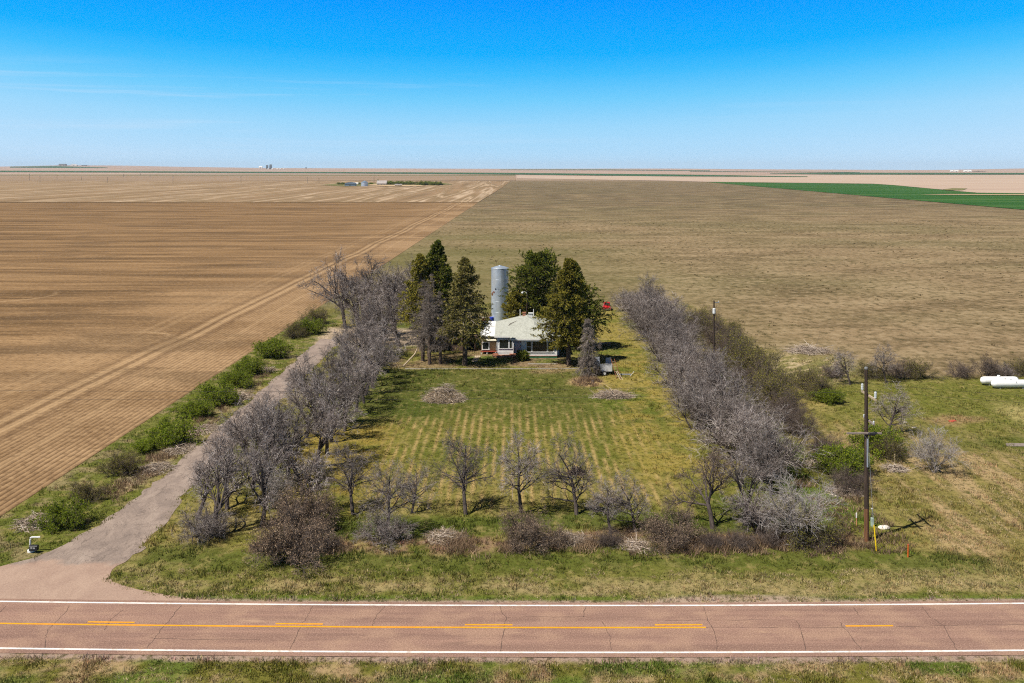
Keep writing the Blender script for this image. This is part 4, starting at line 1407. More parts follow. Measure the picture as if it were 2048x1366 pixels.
# plants in the right-hand plot
Q_ = 'shrubs in the right-hand plot'
for k, x, y, s, d in [('leader2', 1776, 868, .92, 'round bare tree right of the utility pole crossarm'),
                      ('pale', 1868, 944, .80, 'pale dead shrub with drooping branches alone on the grass right of the pole'),
                      ('green0', 1755, 905, 1.05, 'green shrub just right of the utility pole'),
                      ('olive1', 1783, 918, .80, 'olive shrub beside the short pale stake'),
                      ('green1', 1688, 950, .95, 'yellow-green shrub just left of the utility pole'),
                      ('olive0', 1640, 792, 1.0, 'yellowish shrub behind the right windbreak, left one of two'),
                      ('green1', 1660, 806, .70, 'small green shrub right of the yellowish shrub'),
                      ('olive1', 1610, 776, 1.0, 'olive shrub nearest the branch pile on the pasture edge'),
                      ('dark0', 1667, 757, .78, 'thin dark shrub at the left end of the pasture-edge line'),
                      ('leader0', 1700, 770, .85, 'bare dark tree behind the top of the utility pole, on its left'),
                      ('olive0', 1745, 757, .80, 'low budding shrub right behind the utility pole'),
                      ('leader1', 1772, 766, .85, 'taller bare tree on the pasture edge right of the pole'),
                      ('dark1', 1798, 758, .90, 'spreading bare shrub left of the green one on the pasture edge'),
                      ('olive1', 1835, 757, .98, 'green-tinged shrub on the pasture edge, isolated from the tanks'),
                      ('dark0', 1925, 755, .88, 'bare shrub pair left of the white tanks'),
                      ('dark1', 1978, 753, 1.0, 'wide bare shrub behind the left end of the white tanks'),
                      ('grey0', 2010, 752, .65, 'small bare shrub behind the white tanks'),
                      ('olive0', 2040, 750, .85, 'yellowish shrub behind the right end of the white tanks'),
                      ('olive1', 1463, 655, .42, 'small green bush alone on the edge of the pasture')]:
    p = gp(x, y)
    plant(k, p[0], p[1], rot(), s, d, Q_)

# green shrubs between tilled field and drive
V_ = 'green shrubs between the driveway and the tilled field'
vs_ = [('green0', 128, 1052, 1.0, 'bright green'), ('olive0', 178, 1003, .85, 'olive'), ('olive1', 246, 950, 1.1, 'sparse olive'), ('green1', 293, 905, .7, 'small green'), ('green0', 343, 888, 1.35, 'large green'), ('green1', 391, 834, 1.0, 'dull green'),
       ('green0', 433, 808, 1.35, 'dense green'), ('green1', 475, 775, 1.1, 'green'), ('green0', 499, 748, 1.2, 'dark green'), ('green1', 549, 714, 1.5, 'broad bright green'), ('olive0', 586, 676, 1.25, 'olive'), ('green0', 618, 668, 1.4, 'rounded green'), ('olive1', 633, 648, 1.5, 'tall olive')]
for i, (k, x, y, s, d) in enumerate(vs_):
    p = gp(x, y)
    plant(k, p[0], p[1], rot(), s * .76, '%s shrub on the field verge, %s from the road' % (d, ORD[i]), V_)


# ------------------------------------------------------------------ conifers
def conifer(seed, h, rad, z0, nb, needle, style):
    """trunk, dead/green boughs and needle sprays of a spruce"""
    rs = np.random.RandomState(seed)
    P0, R0 = grow(rs, ZERO, UP + rs.normal(0, .02, (1, 3)), ONE * h, ONE * (.022 * h + .03), 12, .015, .0, .06)
    t = np.sort(rs.uniform(z0, .985, nb) ** 1.0)
    f = t * 11
    i = np.minimum(f.astype(int), 10)
    fr = (f - i)[:, None]
    S = P0[0, i] * (1 - fr) + P0[0, i + 1] * fr
    az = rs.uniform(0, 2 * PI, nb)
    tt = (t - z0) / (1 - z0)
    prof = {'spruce': (1 - tt) ** .75 * (.45 + .55 * np.minimum(1, tt * 6 + .2)) + .03, 'dead': (1 - tt) ** .6 * .95 + .03,
            'pine': np.sqrt(np.clip(1 - (2 * tt - .85) ** 2 / 1.33, .06, 1)), 'droop': (1 - tt) ** .55 + .02}[style]
    lump = .62 + .75 * vnoise(np.cos(az) * 1.6 + 5, np.sin(az) * 1.6 + tt * 5, seed % 17)
    L = rad * prof * lump * rs.uniform(.75, 1.12, nb)
    rise = {'spruce': .10, 'dead': .12, 'pine': .12, 'droop': -.35}[style]
    D = np.stack([np.cos(az), np.sin(az), rise + .5 * tt + rs.normal(0, .08, nb)], 1)
    P1, R1 = grow(rs, S, D, L, .012 + L * .010, 6, .07, {'spruce': -.16, 'dead': -.22, 'pine': .04, 'droop': -.42}[style], .25)
    s = spawn(rs, P1, R1, L, 9 if style != 'pine' else 8, .15, 1.0, R(30), R(70), .22, .42, .35, .7, .55)
    P2, R2 = grow(rs, s[0], s[1], np.maximum(s[2], .18), np.maximum(s[3], .007), 4, .12, {'spruce': -.14, 'dead': -.3, 'pine': .04, 'droop': -.5}[style], .35)
    trunk = [tubes(P0, R0, 9)]
    boughs = [tubes(P1, R1, 4), tubes(P2, R2, 3)]
    nd = []
    if style in ('dead', 'droop'):
        s = spawn(rs, P2, R2, s[2], 6, .1, 1.0, R(25), R(70), .5, .9, .2, .8)
        P3, R3 = grow(rs, s[0], s[1], np.maximum(s[2], .16), np.full(len(s[2]), .009), 3, .15, -.35, .3)
        boughs.append(tubes(P3, R3, 3))
    if needle:
        for PP, m, w, l in ((P1, needle * 2, .055, .26), (P2, needle * 2, .05, .24)):
            C = along(rs, PP, m, .05, .25)
            ax = np.repeat(nrm(PP[:, -1] - PP[:, 0]), m, 0)
            ax = nrm(ax + rs.normal(0, .45, ax.shape) + np.array([0, 0, .30 if style == 'pine' else .05]))
            sd = nrm(np.cross(ax, rs.normal(0, 1, ax.shape)))
            ll = (l * rs.uniform(.6, 1.4, len(C)))[:, None]
            ww = (w * rs.uniform(.7, 1.4, len(C)))[:, None]
            V = np.stack([C, C + ax * ll * .45 + sd * ww, C + ax * ll, C + ax * ll * .45 - sd * ww], 1)
            nd.append((V.reshape(-1, 3), np.arange(len(V) * 4).reshape(-1, 4)))
    return trunk, boughs, nd


def plant_conifer(name, seed, x, y, h, rad, z0, nb, needle, style, nm, bm, label, group):
    tr, bo, nd = conifer(seed, h, rad, z0, nb, needle, style)
    root = empty(name, (x, y, 0), label, 'tree', group)
    V, Fc = merge(tr)
    obj('trunk', np_mesh('trunk', V, Fc, smooth=True), M_conbark, root)
    V, Fc = merge(bo)
    obj('bough', np_mesh('bough', V, Fc), bm, root)
    if nd:
        V, Fc = merge(nd)
        obj('crown', np_mesh('crown', V, Fc), nm, root)
    return root


C_ = 'conifers around the house'
plant_conifer('spruce_tree', 1, -12.6, 163, 17.6, 5.2, .24, 270, 13, 'spruce', M_needle, M_conbark, 'tallest green spruce standing behind the dead spruces left of the house', C_)
plant_conifer('spruce_tree', 2, -14.6, 161, 15.6, 4.4, .2, 170, 11, 'spruce', M_needle_olive, M_conbark, 'dark thin-topped spruce left of the tallest one', C_)
plant_conifer('spruce_tree', 3, -7.0, 148.6, 16.2, 4.1, .21, 220, 8, 'spruce', M_needle_dry, M_deadtwig, 'half-dead olive spruce left of the white porch roof', C_)
plant_conifer('spruce_tree', 4, 8.4, 149.0, 15.9, 4.6, .18, 350, 15, 'spruce', M_needle_olive, M_conbark, 'broad golden-green spruce hiding the right end of the house', C_)
plant_conifer('spruce_tree', 5, 10.5, 162, 14.0, 5.0, .14, 330, 14, 'spruce', M_needle, M_conbark, 'dark green spruce behind and right of the broad golden-green one', C_)
plant_conifer('pine_tree', 6, 4.6, 180.5, 13.6, 5.0, .12, 300, 19, 'pine', M_needle, M_conbark, 'round-headed dark green pine behind the house roof', C_)
plant_conifer('pine_tree', 16, 0.9, 178.5, 6.8, 2.6, .08, 110, 16, 'pine', M_needle_olive, M_conbark, 'small yellow-green pine at the right foot of the silo', C_)
D_ = 'dead spruces left of the house'
plant_conifer('dead_spruce', 7, -13.6, 152.2, 12.6, 3.1, .22, 150, 0, 'dead', None, M_deadtwig, 'leafless dead spruce, leftmost of the front three beside the leaning pole', D_)
plant_conifer('dead_spruce', 8, -12.3, 149.4, 11.6, 2.7, .24, 140, 0, 'dead', None, M_deadtwig, 'leafless dead spruce nearest the lawn, middle of the front three', D_)
plant_conifer('dead_spruce', 9, -10.7, 149.6, 11.0, 2.8, .22, 140, 0, 'dead', None, M_deadtwig, 'leafless dead spruce, rightmost of the front three', D_)
plant_conifer('dead_spruce', 10, -12.9, 155.5, 13.0, 2.0, .24, 120, 0, 'dead', None, M_deadtwig, 'leafless dead spruce standing behind the front three', D_)
plant_conifer('dead_spruce', 11, 10.9, 141.2, 8.3, 2.4, .02, 260, 0, 'droop', None, M_deadtwig, 'small dead spruce with drooping grey boughs beside the white trailer', D_)

# ------------------------------------------------------------------ house
house = empty('farmhouse', (0, 0, 0), 'single-storey white clapboard farmhouse with pale grey-green hipped roof', 'house')


def clapboard(mb, ax, c, a0, a1, z0, z1, sgn, step=0.2):
    """lapped boards; ax 'y': wall at y=c facing sgn*y from x a0..a1; ax 'x': wall at x=c"""
    z = z0
    while z < z1 - 1e-3:
        zt = min(z + step, z1)
        o0, o1 = c + sgn * 0.030, c + sgn * 0.004
        if ax == 'y':
            mb.add([(a0, o0, z), (a1, o0, z), (a1, o1, zt), (a0, o1, zt), (a0, c, z), (a1, c, z)], [(0, 1, 2, 3), (4, 5, 1, 0)])
        else:
            mb.add([(o0, a0, z), (o0, a1, z), (o1, a1, zt), (o1, a0, zt), (c, a0, z), (c, a1, z)], [(0, 1, 2, 3), (4, 5, 1, 0)])
        z = zt


wl = MB()
wl.box(-2.30, 7.4, 157.2, 170.6, 0, 3.0)
wl.box(1.5, 6.9, 154.4, 157.2, 0.002, 3.0)
wl.box(-2.33, 0.2, 156.3, 157.2, 0.003, 3.0)
clapboard(wl, 'y', 154.4, 1.5, 6.9, 0.42, 3.0, -1)
clapboard(wl, 'y', 156.3, -2.33, 0.2, 0.2, 3.0, -1)
clapboard(wl, 'y', 157.2, 0.2, 1.5, 0.2, 3.0, -1)
clapboard(wl, 'x', 1.5, 154.4, 157.2, 0.42, 3.0, -1)
clapboard(wl, 'x', 7.4, 157.2, 170.6, 0.2, 3.0, 1)
wl.build('wall', M_siding, house)
MB().box(1.44, 6.96, 154.34, 157.0, 0.0, 0.34).build('skirting', M_green_board, house)
MB().box(1.42, 6.98, 154.32, 154.38, 0.345, 0.42).build('red_trim', M_red_trim, house)
cb = MB()
for x in (1.5, 6.9):
    cb.box(x - .06, x + .06, 154.345, 154.46, .43, 3.0)
for x in (-2.33, 0.2):
    cb.box(x - .06, x + .06, 156.245, 156.36, .2, 3.0)
cb.build('corner_board', M_trim, house)


def window(parent, x0, x1, z0, z1, y, bars=(), frame=0.09):
    m = MB()
    m.box(x0 - frame, x1 + frame, y - .075, y + .02, z1, z1 + frame)
    m.box(x0 - frame - .04, x1 + frame + .04, y - .11, y + .02, z0 - frame, z0)
    m.box(x0 - frame, x0, y - .07, y + .02, z0, z1)
    m.box(x1, x1 + frame, y - .07, y + .02, z0, z1)
    for kind, v in bars:
        if kind == 'v':
            m.box(v - .035, v + .035, y - .066, y - .012, z0, z1)
        else:
            m.box(x0, x1, y - .064, y - .012, v - .03, v + .03)
    w = m.build('window', M_trim, parent)
    MB().box(x0, x1, y - .034, y - .005, z0, z1).build('pane', M_glass, w)
    return w


YW = 154.4
window(house, 2.26, 2.97, 1.02, 2.55, YW, [('h', 1.8)])
window(house, 3.16, 5.36, 1.02, 2.55, YW)
window(house, 5.58, 6.35, 1.02, 2.55, YW, [('h', 1.8)])
window(house, -1.95, -0.58, 1.2, 2.52, 156.3)
window(house, -0.38, -0.02, 1.2, 2.52, 156.3)
dr = MB().box(0.55, 1.4, 157.10, 157.18, .25, 2.3).build('door', M_trim, house)
MB().lathe([(.03, -.02), (.035, 0), (.02, .03)], (0.65, 157.07, 1.25), 8, 'y').build('handle', M_steel, dr)

E = 3.12
rf = MB()
FL, FR, BR, BL = (-2.75, 156.0, E), (7.9, 156.0, E), (7.9, 171.1, E), (-2.75, 171.1, E)
A1, A2 = (2.5, 162.4, 5.22), (2.5, 165.2, 5.22)
for q in ((FL, FR, A1), (FR, BR, A2, A1), (BR, BL, A2), (BL, FL, A1, A2)):
    rf.slab(q, 0.12)
w0, w1, w2, w3 = (-0.30, 153.7, E - .03), (7.3, 153.7, E - .03), (3.5, 157.3, 4.76), (3.5, 161.4, 4.76)
rf.slab((w0, w1, w2), .12)
rf.slab(((-0.30, 153.7, E - .03), w2, w3, (-0.30, 156.7, E - .03)), .12)
rf.slab((w1, (7.3, 156.7, E - .03), w3, w2), .12)
roof = rf.build('roof', M_shingle, house)
fc = MB()
fc.box(-0.34, 7.34, 153.64, 153.70, E - .22, E - .02)
fc.box(-2.80, -0.34, 155.94, 156.0, E - .20, E)
fc.box(-2.81, -2.75, 155.94, 171.1, E - .205, E - .004)
fc.build('fascia', M_trim, house)
ch = MB().box(1.75, 2.25, 164.6, 165.1, 4.6, 5.50)
ch.box(1.70, 2.30, 164.55, 165.15, 5.501, 5.62)
ch.build('chimney', M_brick, roof)
MB().lathe([(.06, 4.4), (.06, 6.0), (.0, 6.0)], (1.35, 165.5, 0), 10).build('vent_pipe', M_trim, roof)
MB().lathe([(.06, 4.4), (.06, 5.9), (.0, 5.9)], (3.6, 166.5, 0), 10).build('vent_pipe', M_trim, roof)
cv = MB().box(2.75, 3.35, 163.6, 164.2, 4.7, 5.55)
cv.slab(((2.68, 163.5, 5.66), (3.42, 163.5, 5.66), (3.42, 164.3, 5.66), (2.68, 164.3, 5.66)), .1)
cv.build('roof_vent', M_lamp, roof)

# porch lean-to at the left of the house
pr = MB()
pr.slab(((-5.05, 157.25, 2.98), (-2.76, 157.25, 2.98), (-2.76, 166.2, 3.02), (-5.05, 166.2, 3.02)), .10)
pr.slab(((-5.05, 166.4, 3.10), (-2.78, 166.4, 3.10), (-2.78, 171.5, 3.14), (-5.05, 171.5, 3.14)), .10)
pr.build('porch_roof', M_whiteroof, house)
pw = MB()
pw.box(-4.85, -2.42, 157.9, 171.2, 0.5, 2.86)
pw.build('porch_wall', M_tanwall, house)
MB().slab(((-4.35, 157.15, 2.25), (-2.45, 157.15, 2.25), (-2.45, 157.88, 2.72), (-4.35, 157.88, 2.72)), .05).build('awning', M_cream, house)
window(house, -4.62, -3.72, .78, 1.82, 157.9)
m = MB()
m.box(-3.62, -3.52, 157.82, 157.92, .70, 1.90)
m.box(-2.55, -2.45, 157.82, 157.92, .70, 1.90)
m.build('door_frame', M_trim, house)
MB().box(-3.50, -2.57, 157.84, 157.89, .55, 1.85).build('panel', M_ply, house)
MB().box(-4.95, -2.40, 157.55, 157.88, .40, .50).build('deck', M_red_trim, house)
m = MB()
for x in (-4.85, -3.95, -2.6):
    m.box(x - .06, x + .06, 157.60, 157.72, 0, .395)
m.build('deck_post', M_trim, house)

# steps and railing at the front
st = MB()
st.box(-3.0, -0.1, 154.9, 155.9, 0, .30)
st.box(-0.4, 0.9, 155.2, 156.2, 0, .42)
st.box(-3.0, -2.2, 155.9, 156.25, 0, .48)
props(st.build('brick_step', M_brick, bevel=.015), 'low red brick steps in front of the house bay window', 'steps')
hr = MB()
for (a, b_) in (((0.25, 155.0, 0.0), (0.25, 155.0, .95)), ((0.25, 156.1, .42), (0.25, 156.1, 1.4)), ((0.25, 155.0, .95), (0.25, 156.1, 1.4)), ((0.25, 155.0, .5), (0.25, 156.1, .95))):
    hr.tube((a, b_), .022, 6)
props(hr.build('handrail', M_wire), 'thin dark metal handrail beside the brick steps', 'railing')
fb = MB()
fb.tube([(-0.55, 160.6, 4.05), (-0.3, 161.2, 4.24), (0.1, 161.5, 4.40), (0.55, 161.6, 4.58), (0.85, 161.7, 4.70)], [.04, .06, .05, .04, .02], 6)
props(fb.build('fallen_branch', M_bark), 'curved brown branch lying on the house roof', 'branch')

# dark evergreen bushes by the house front
plant_conifer('evergreen_bush', 31, 1.6, 152.6, 1.0, .95, .02, 90, 9, 'pine', M_needle, M_conbark, 'small dark evergreen bush beside the front handrail', None)
plant_conifer('evergreen_bush', 32, 0.2, 188, 3.2, 2.2, .02, 10, 0, 'dead', None, M_deadtwig, 'bare twiggy bush at the foot of the silo', None)

# low shed behind the dead spruces
sh = empty('shed', (0, 0, 0), 'low dark plank shed with flat rusty roof behind the dead spruces', 'shed')
m = MB()
m.box(-13.4, -5.9, 163.6, 163.75, 0, 1.9)
m.box(-13.4, -13.25, 160.4, 163.6, 0, 1.9)
m.box(-6.05, -5.9, 160.4, 163.6, 0, 1.9)
for x in (-11.6, -9.8, -8.0):
    m.box(x - .08, x + .08, 160.45, 160.6, 0, 1.9)
m.box(-9.8, -8.0, 160.5, 160.56, 0, 1.2)
m.build('wall', M_oldwood, sh)
MB().slab(((-13.7, 160.1, 1.98), (-5.6, 160.1, 1.98), (-5.6, 163.95, 2.12), (-13.7, 163.95, 2.12)), .07).build('roof', M_rust_roof, sh)

# silo
silo = empty('silo', (-2.3, 190.0, 0), 'tall dented galvanised metal silo with rust holes behind the house', 'silo')
m = MB()
prof = [(1.64, 0.0)]
z = 0.0
while z < 10.3:
    prof += [(1.64, z + .02), (1.646, z + .03), (1.646, z + .06), (1.64, z + .07)]
    z += 2.06
prof += [(1.64, 10.35)]
m.lathe(prof, (0, 0, 0), 40)
m.build('body', M_galv, silo, smooth=False)
m = MB()
m.lathe([(1.69, 10.36), (1.67, 10.40), (1.0, 10.66), (.35, 10.82), (.3, 10.88), (.0, 10.9)], (0, 0, 0), 40)
m.build('roof', M_galv, silo)
for (a, z0, wdt, hgt, mt, dep) in ((-118, 6.55, .28, .42, M_black, .03), (-150, 5.6, .55, .75, M_rust, .025), (-133, 5.95, .45, .45, M_rust, .03), (-154, 5.45, .25, .5, M_black, .04), (-97, 6.5, .10, .30, M_steel, .03)):
    a = R(a)
    n_ = Vector((math.cos(a), math.sin(a), 0))
    t_ = Vector((-math.sin(a), math.cos(a), 0))
    rr = random.Random(int(z0 * 100))
    pts = []
    for k in range(9):
        an = 2 * PI * k / 9
        q = rr.uniform(.7, 1.1)
        aa = a + math.cos(an) * wdt / 2 * q / 1.67
        pts.append((math.cos(aa) * (1.66 + dep), math.sin(aa) * (1.66 + dep), z0 + math.sin(an) * hgt / 2 * q))
    inn = [(p[0] * .97, p[1] * .97, p[2]) for p in pts]
    mm = MB()
    mm.add(pts + inn, [tuple(range(9))] + [(k, (k + 1) % 9, 9 + (k + 1) % 9, 9 + k) for k in range(9)])
    mm.build('hole', mt, silo)

# yard lamp
yl = empty('yard_lamp', (2.62, 176, 0), 'dark lamp post with curved arm and pale lamp rising behind the house', 'street lamp')
MB().tube([(0, 0, 0), (0, 0, 7.3)], [.10, .075], 8).build('pole', M_polewood, yl)
MB().tube([(0, 0, 7.25), (-.12, 0, 7.5), (-.4, 0, 7.62), (-.72, 0, 7.55)], .03, 8).build('arm', M_lamp, yl)
MB().lathe([(.05, .22), (.16, .12), (.20, 0), (.12, -.16), (.0, -.18)], (-.80, 0, 7.42), 14).build('lamp_head', M_lamp, yl)

# drums behind the porch roof
for nm, x, y, mt, lm, lb in (('drum', -5.25, 189, M_reddrum, M_trim, 'red drum with white lid behind the white porch roof'), ('drum', -3.85, 189, M_blue, M_blue, 'blue drum behind the white porch roof')):
    d = empty(nm, (x, y, 0), lb, 'drum', 'drums behind the porch')
    m = MB()
    m.lathe([(.42, 0), (.42, .45), (.44, .48), (.44, .54), (.42, .57), (.42, 1.1), (.40, 1.15)], (0, 0, 0), 20)
    m.build('body', mt, d)
    MB().lathe([(.43, 1.151), (.43, 1.2), (.38, 1.24), (0, 1.26)], (0, 0, 0), 20).build('lid', lm, d)

# concrete edging, boards, leaning pole
eg = MB()
xx = -15.6
rg = random.Random(4)
while xx < 9.0:
    l = rg.uniform(1.6, 2.2)
    eg.box(xx, xx + l - .03, 145.84 + rg.uniform(-.04, .04), 145.98, 0, .15 + rg.uniform(-.03, .03))
    xx += l
props(eg.build('lawn_edging', M_concrete, bevel=.015), 'long low pale concrete edging between the yard and the lawn', 'edging')
props(MB().box(2.4, 6.8, 149.4, 149.6, 0, .17).build('bed_edging', M_concrete, bevel=.015), 'short concrete edging in front of the house wing', 'edging')
for i, (x, y) in enumerate(((-5.35, 155.4), (-5.50, 153.7), (-5.65, 152.0))):
    m = MB()
    for k in range(3):
        m.box(-.44 + .30 * k, -.17 + .30 * k, -.72, .72, .02, .10)
    o = m.build('stepping_board', M_palewood)
    o.location = (x, y, 0)
    o.rotation_euler = (0, 0, .06)
    props(o, 'pale wooden walkway board left of the brick steps, %s' % ('nearest the porch', 'middle one', 'nearest the lawn')[i], 'board', 'walkway boards')
props(MB().tube([(-16.1, 147.6, .08), (-14.6, 149.8, 1.45), (-13.95, 152.0, 2.75)], [.11, .10, .07], 8).build('leaning_pole', M_palewood), 'pale bare pole leaning against the leftmost dead spruce', 'pole')

# trailer, ladder, planks right of the house
tl = empty('utility_trailer', (12.9, 142.4, 0), 'old white utility trailer with raised side panels beside the drooping dead spruce', 'trailer')
MB().box(-1.2, 1.25, -1.0, 1.1, .62, .74).build('bed', M_oldwood, tl)
m = MB().box(-.45, 1.25, -1.06, -1.0, .62, 1.62)
m.tube([(-.45, -1.05, 1.62), (.5, -1.09, 1.66), (1.25, -1.05, 1.62)], .05, 6)
m.build('side_panel', M_trailer, tl)
MB().box(-1.3, -.30, 1.1, 1.17, .62, 2.25).build('side_panel', M_trailer, tl)
MB().box(.55, 1.30, 1.1, 1.17, .62, 2.15).build('side_panel', M_trailer, tl)
MB().box(1.25, 1.31, -.98, 1.08, .62, 1.5).build('end_panel', M_trailer, tl)
for x in (.15,):
    for y in (-1.22, 1.28):
        w = MB().lathe([(.12, -.09), (.33, -.09), (.36, -.05), (.36, .05), (.33, .09), (.12, .09)], (x, y, .36), 20, 'y').build('wheel', M_rubber, tl)
        MB().lathe([(.19, -.10), (.19, .10)], (x, y, .36), 14, 'y').build('rim', M_lamp, w)
MB().bar((-1.2, 0, .62), (-2.4, 0, .45), .10).build('tongue', M_rust, tl)
ld = empty('ladder', (14.3, 141.0, 0), 'old wooden ladder leaning on the right end of the white trailer', 'ladder')
m = MB()
for s in (-.28, .28):
    m.bar((.55 + s, -1.7, .05), (-.05 + s * .8, .6, 2.35), .08, .05)
m.build('rail', M_rust, ld)
m = MB()
for k in range(7):
    t = .1 + k * .125
    m.bar((.55 - .6 * t - .26, -1.7 + 2.3 * t, .05 + 2.3 * t), (.55 - .6 * t + .26, -1.7 + 2.3 * t, .05 + 2.3 * t), .04)
m.build('rung', M_palewood, ld)
props(MB().bar((15.0, 138.2, .05), (14.6, 140.2, .85), .06).bar((15.35, 138.3, .05), (14.75, 140.3, .9), .06).bar((14.78, 139.3, .48), (15.02, 139.4, .5), .05).build('trestle', M_palewood), 'small white wooden trestle in front of the ladder foot', 'trestle')
props(MB().tube([(16.6, 140.6, .06), (17.4, 142.6, .35)], .035, 6).build('stick', M_trim), 'thin white stick lying in the grass right of the ladder', 'stick')
props(MB().box(14.9, 16.9, 141.6, 142.3, .02, .12).build('sheet_panel', M_steel, bevel=.02), 'grey flat panel lying on the grass right of the trailer', 'panel')
bn = empty('bench', (15.3, 165.3, 0), 'faded red and white plank bench in the grass behind the trailer', 'bench')
MB().box(-1.0, 1.0, -.22, .22, .40, .47).build('seat', M_pinkboard, bn)
for s in (-.75, .75):
    MB().box(s - .05, s + .05, -.18, .18, 0, .395).build('leg', M_oldwood, bn)
sx, sy = gp(1186, 767)
m = MB()
m.lathe([(.26, 0), (.22, .12), (.19, .35), (.18, .45), (.0, .47)], (0, 0, 0), 12)
props(m.build('tree_stump', M_bark, loc=(sx, sy, 0)), 'small grey stump on the straw patch below the drooping dead spruce', 'stump')


# old red car, seen from the front
car = empty('red_car', (19.7, 207.5, 0), 'small old red car with rounded fenders parked by the right windbreak', 'car', rz=R(-6))


def loft(secs, n=14):
    """closed loft of superellipse sections (y, cx, hw, z0, z1, p)"""
    vs, fs = [], []
    for (y, hw, z0, z1, p) in secs:
        for k in range(n):
            a = 2 * PI * k / n
            ca, sa = math.cos(a), math.sin(a)
            vs.append((math.copysign(abs(ca) ** p, ca) * hw, y, (z0 + z1) / 2 + math.copysign(abs(sa) ** p, sa) * (z1 - z0) / 2))
    for i in range(len(secs) - 1):
        for k in range(n):
            fs.append((i * n + k, i * n + (k + 1) % n, (i + 1) * n + (k + 1) % n, (i + 1) * n + k))
    fs += [tuple(range(n)), tuple((len(secs) - 1) * n + k for k in range(n))[::-1]]
    return vs, fs


m = MB()
m.add(*loft([(-2.0, .35, .35, .75, .7), (-1.9, .55, .3, .9, .6), (-1.2, .72, .28, 1.02, .6), (-.6, .82, .28, 1.08, .5), (.6, .84, .28, 1.05, .5), (1.4, .75, .3, 1.0, .6), (1.95, .45, .4, .8, .7)], 18))
m.add(*loft([(-.75, .60, .9, 1.1, .6), (-.35, .66, .9, 1.52, .55), (.2, .68, .9, 1.62, .55), (.8, .62, .9, 1.5, .6), (1.45, .45, .9, 1.02, .7)], 18))
m.build('body', M_red, car, smooth=True)
MB().add([(-.52, -.73, 1.12), (.52, -.73, 1.12), (.50, -.43, 1.46), (-.50, -.43, 1.46), (-.52, -.68, 1.10), (.52, -.68, 1.10), (.50, -.38, 1.44), (-.50, -.38, 1.44)],
         [(0, 1, 2, 3), (7, 6, 5, 4), (0, 4, 5, 1), (1, 5, 6, 2), (2, 6, 7, 3), (3, 7, 4, 0)]).build('windscreen', M_glass, car)
for s in (-1, 1):
    f = MB()
    f.add(*loft([(-1.95, .10, .42, .66, .8), (-1.75, .20, .22, .86, .7), (-1.3, .24, .16, .92, .7), (-.8, .20, .2, .78, .7), (-.5, .08, .3, .5, .8)], 14))
    o = f.build('fender', M_red, car, smooth=True)
    o.location = (s * .72, 0, 0)
    o = MB().lathe([(.02, -.06), (.10, -.04), (.12, 0), (.12, .14)], (s * .66, -1.86, .72), 14, 'y').build('headlight', M_chrome, car)
    for y in (-1.3, 1.2):
        w = MB().lathe([(.10, -.09), (.29, -.09), (.31, -.05), (.31, .05), (.29, .09), (.10, .09)], (s * .78, y, .31), 18, 'x').build('wheel', M_rubber, car)
MB().box(-.80, .80, -2.12, -2.04, .34, .46).build('bumper', M_chrome, car, bevel=.03)

# ------------------------------------------------------------------ propane tanks
for (x, y, lb) in ((66.4, 133.2, 'white horizontal gas tank at the right edge, the nearer of two'), (65.9, 135.2, 'white horizontal gas tank at the right edge, the one behind')):
    t = empty('gas_tank', (x, y, 0), lb, 'tank', 'white gas tanks')
    prof = [(0.0, -2.55), (.22, -2.52), (.38, -2.42), (.48, -2.25), (.52, -2.05), (.52, 2.05), (.48, 2.25), (.38, 2.42), (.22, 2.52), (0, 2.55)]
    MB().lathe(prof, (0, 0, .66), 28, 'x').build('body', M_tank, t, smooth=True)
    MB().lathe([(.20, 1.14), (.20, 1.30), (.16, 1.36), (0, 1.37)], (-.1, 0, 0), 14).build('valve_dome', M_tank, t)
    for s in (-1.5, 1.5):
        MB().box(s - .09, s + .09, -.36, .36, 0, .26).build('leg', M_steel, t)
    MB().box(.42, .58, -.56, -.525, .95, 1.03).build('plate', M_wire, t)

# ------------------------------------------------------------------ utility poles and wires
up = empty('utility_pole', (27.85, 78.55, 0), 'tall dark wooden utility pole with three crossarms in the right-hand plot', 'utility pole')
MB().tube([(0, 0, 0), (0, 0, 2.6)], [.20, .185], 14).build('pole_foot', M_poleorange, up)
MB().tube([(0, 0, 2.6), (-.02, 0, 8), (-.04, 0, 13.6)], [.184, .155, .12], 14).build('pole', M_polewood, up)
MB().lathe([(.14, 13.55), (.14, 13.68), (.03, 13.74)], (-.04, 0, 0), 12).build('cap', M_steel, up)
a1 = MB().box(-.06, .06, -1.55, 1.55, 11.40, 11.54).build('crossarm', M_palewood, up)
a1.location = (.17, 0, 0)
for y in (-1.45, 1.45):
    MB().lathe([(.05, 11.5), (.05, 11.6), (.10, 11.62), (.10, 11.70), (.085, 11.72), (.10, 11.78), (.10, 11.86), (.085, 11.88), (.10, 11.94), (.10, 12.05), (.04, 12.1)], (.17, y, 0), 12).build('insulator', M_ceramic, up)
MB().bar((.17, -.9, 11.40), (.1, -.12, 10.75), .03).bar((.17, .9, 11.40), (.1, .12, 10.75), .03).build('brace', M_steel, up)
a2 = MB().box(-.06, .06, -1.15, 1.15, 9.42, 9.55).build('crossarm', M_armwood, up)
a2.location = (.18, 0, 0)
for y in (-1.05, 1.05):
    MB().lathe([(.03, -.22), (.07, -.2), (.07, -.12), (.05, -.1), (.07, -.06), (.07, .04), (.03, .08)], (.18, y, 9.66), 10).build('insulator', M_ceramic, up)
MB().bar((.18, -.6, 9.42), (.12, -.1, 8.95), .03).build('brace', M_steel, up)
MB().box(-1.62, 1.1, -.27, -.155, 8.50, 8.63).build('crossarm', M_armwood, up)
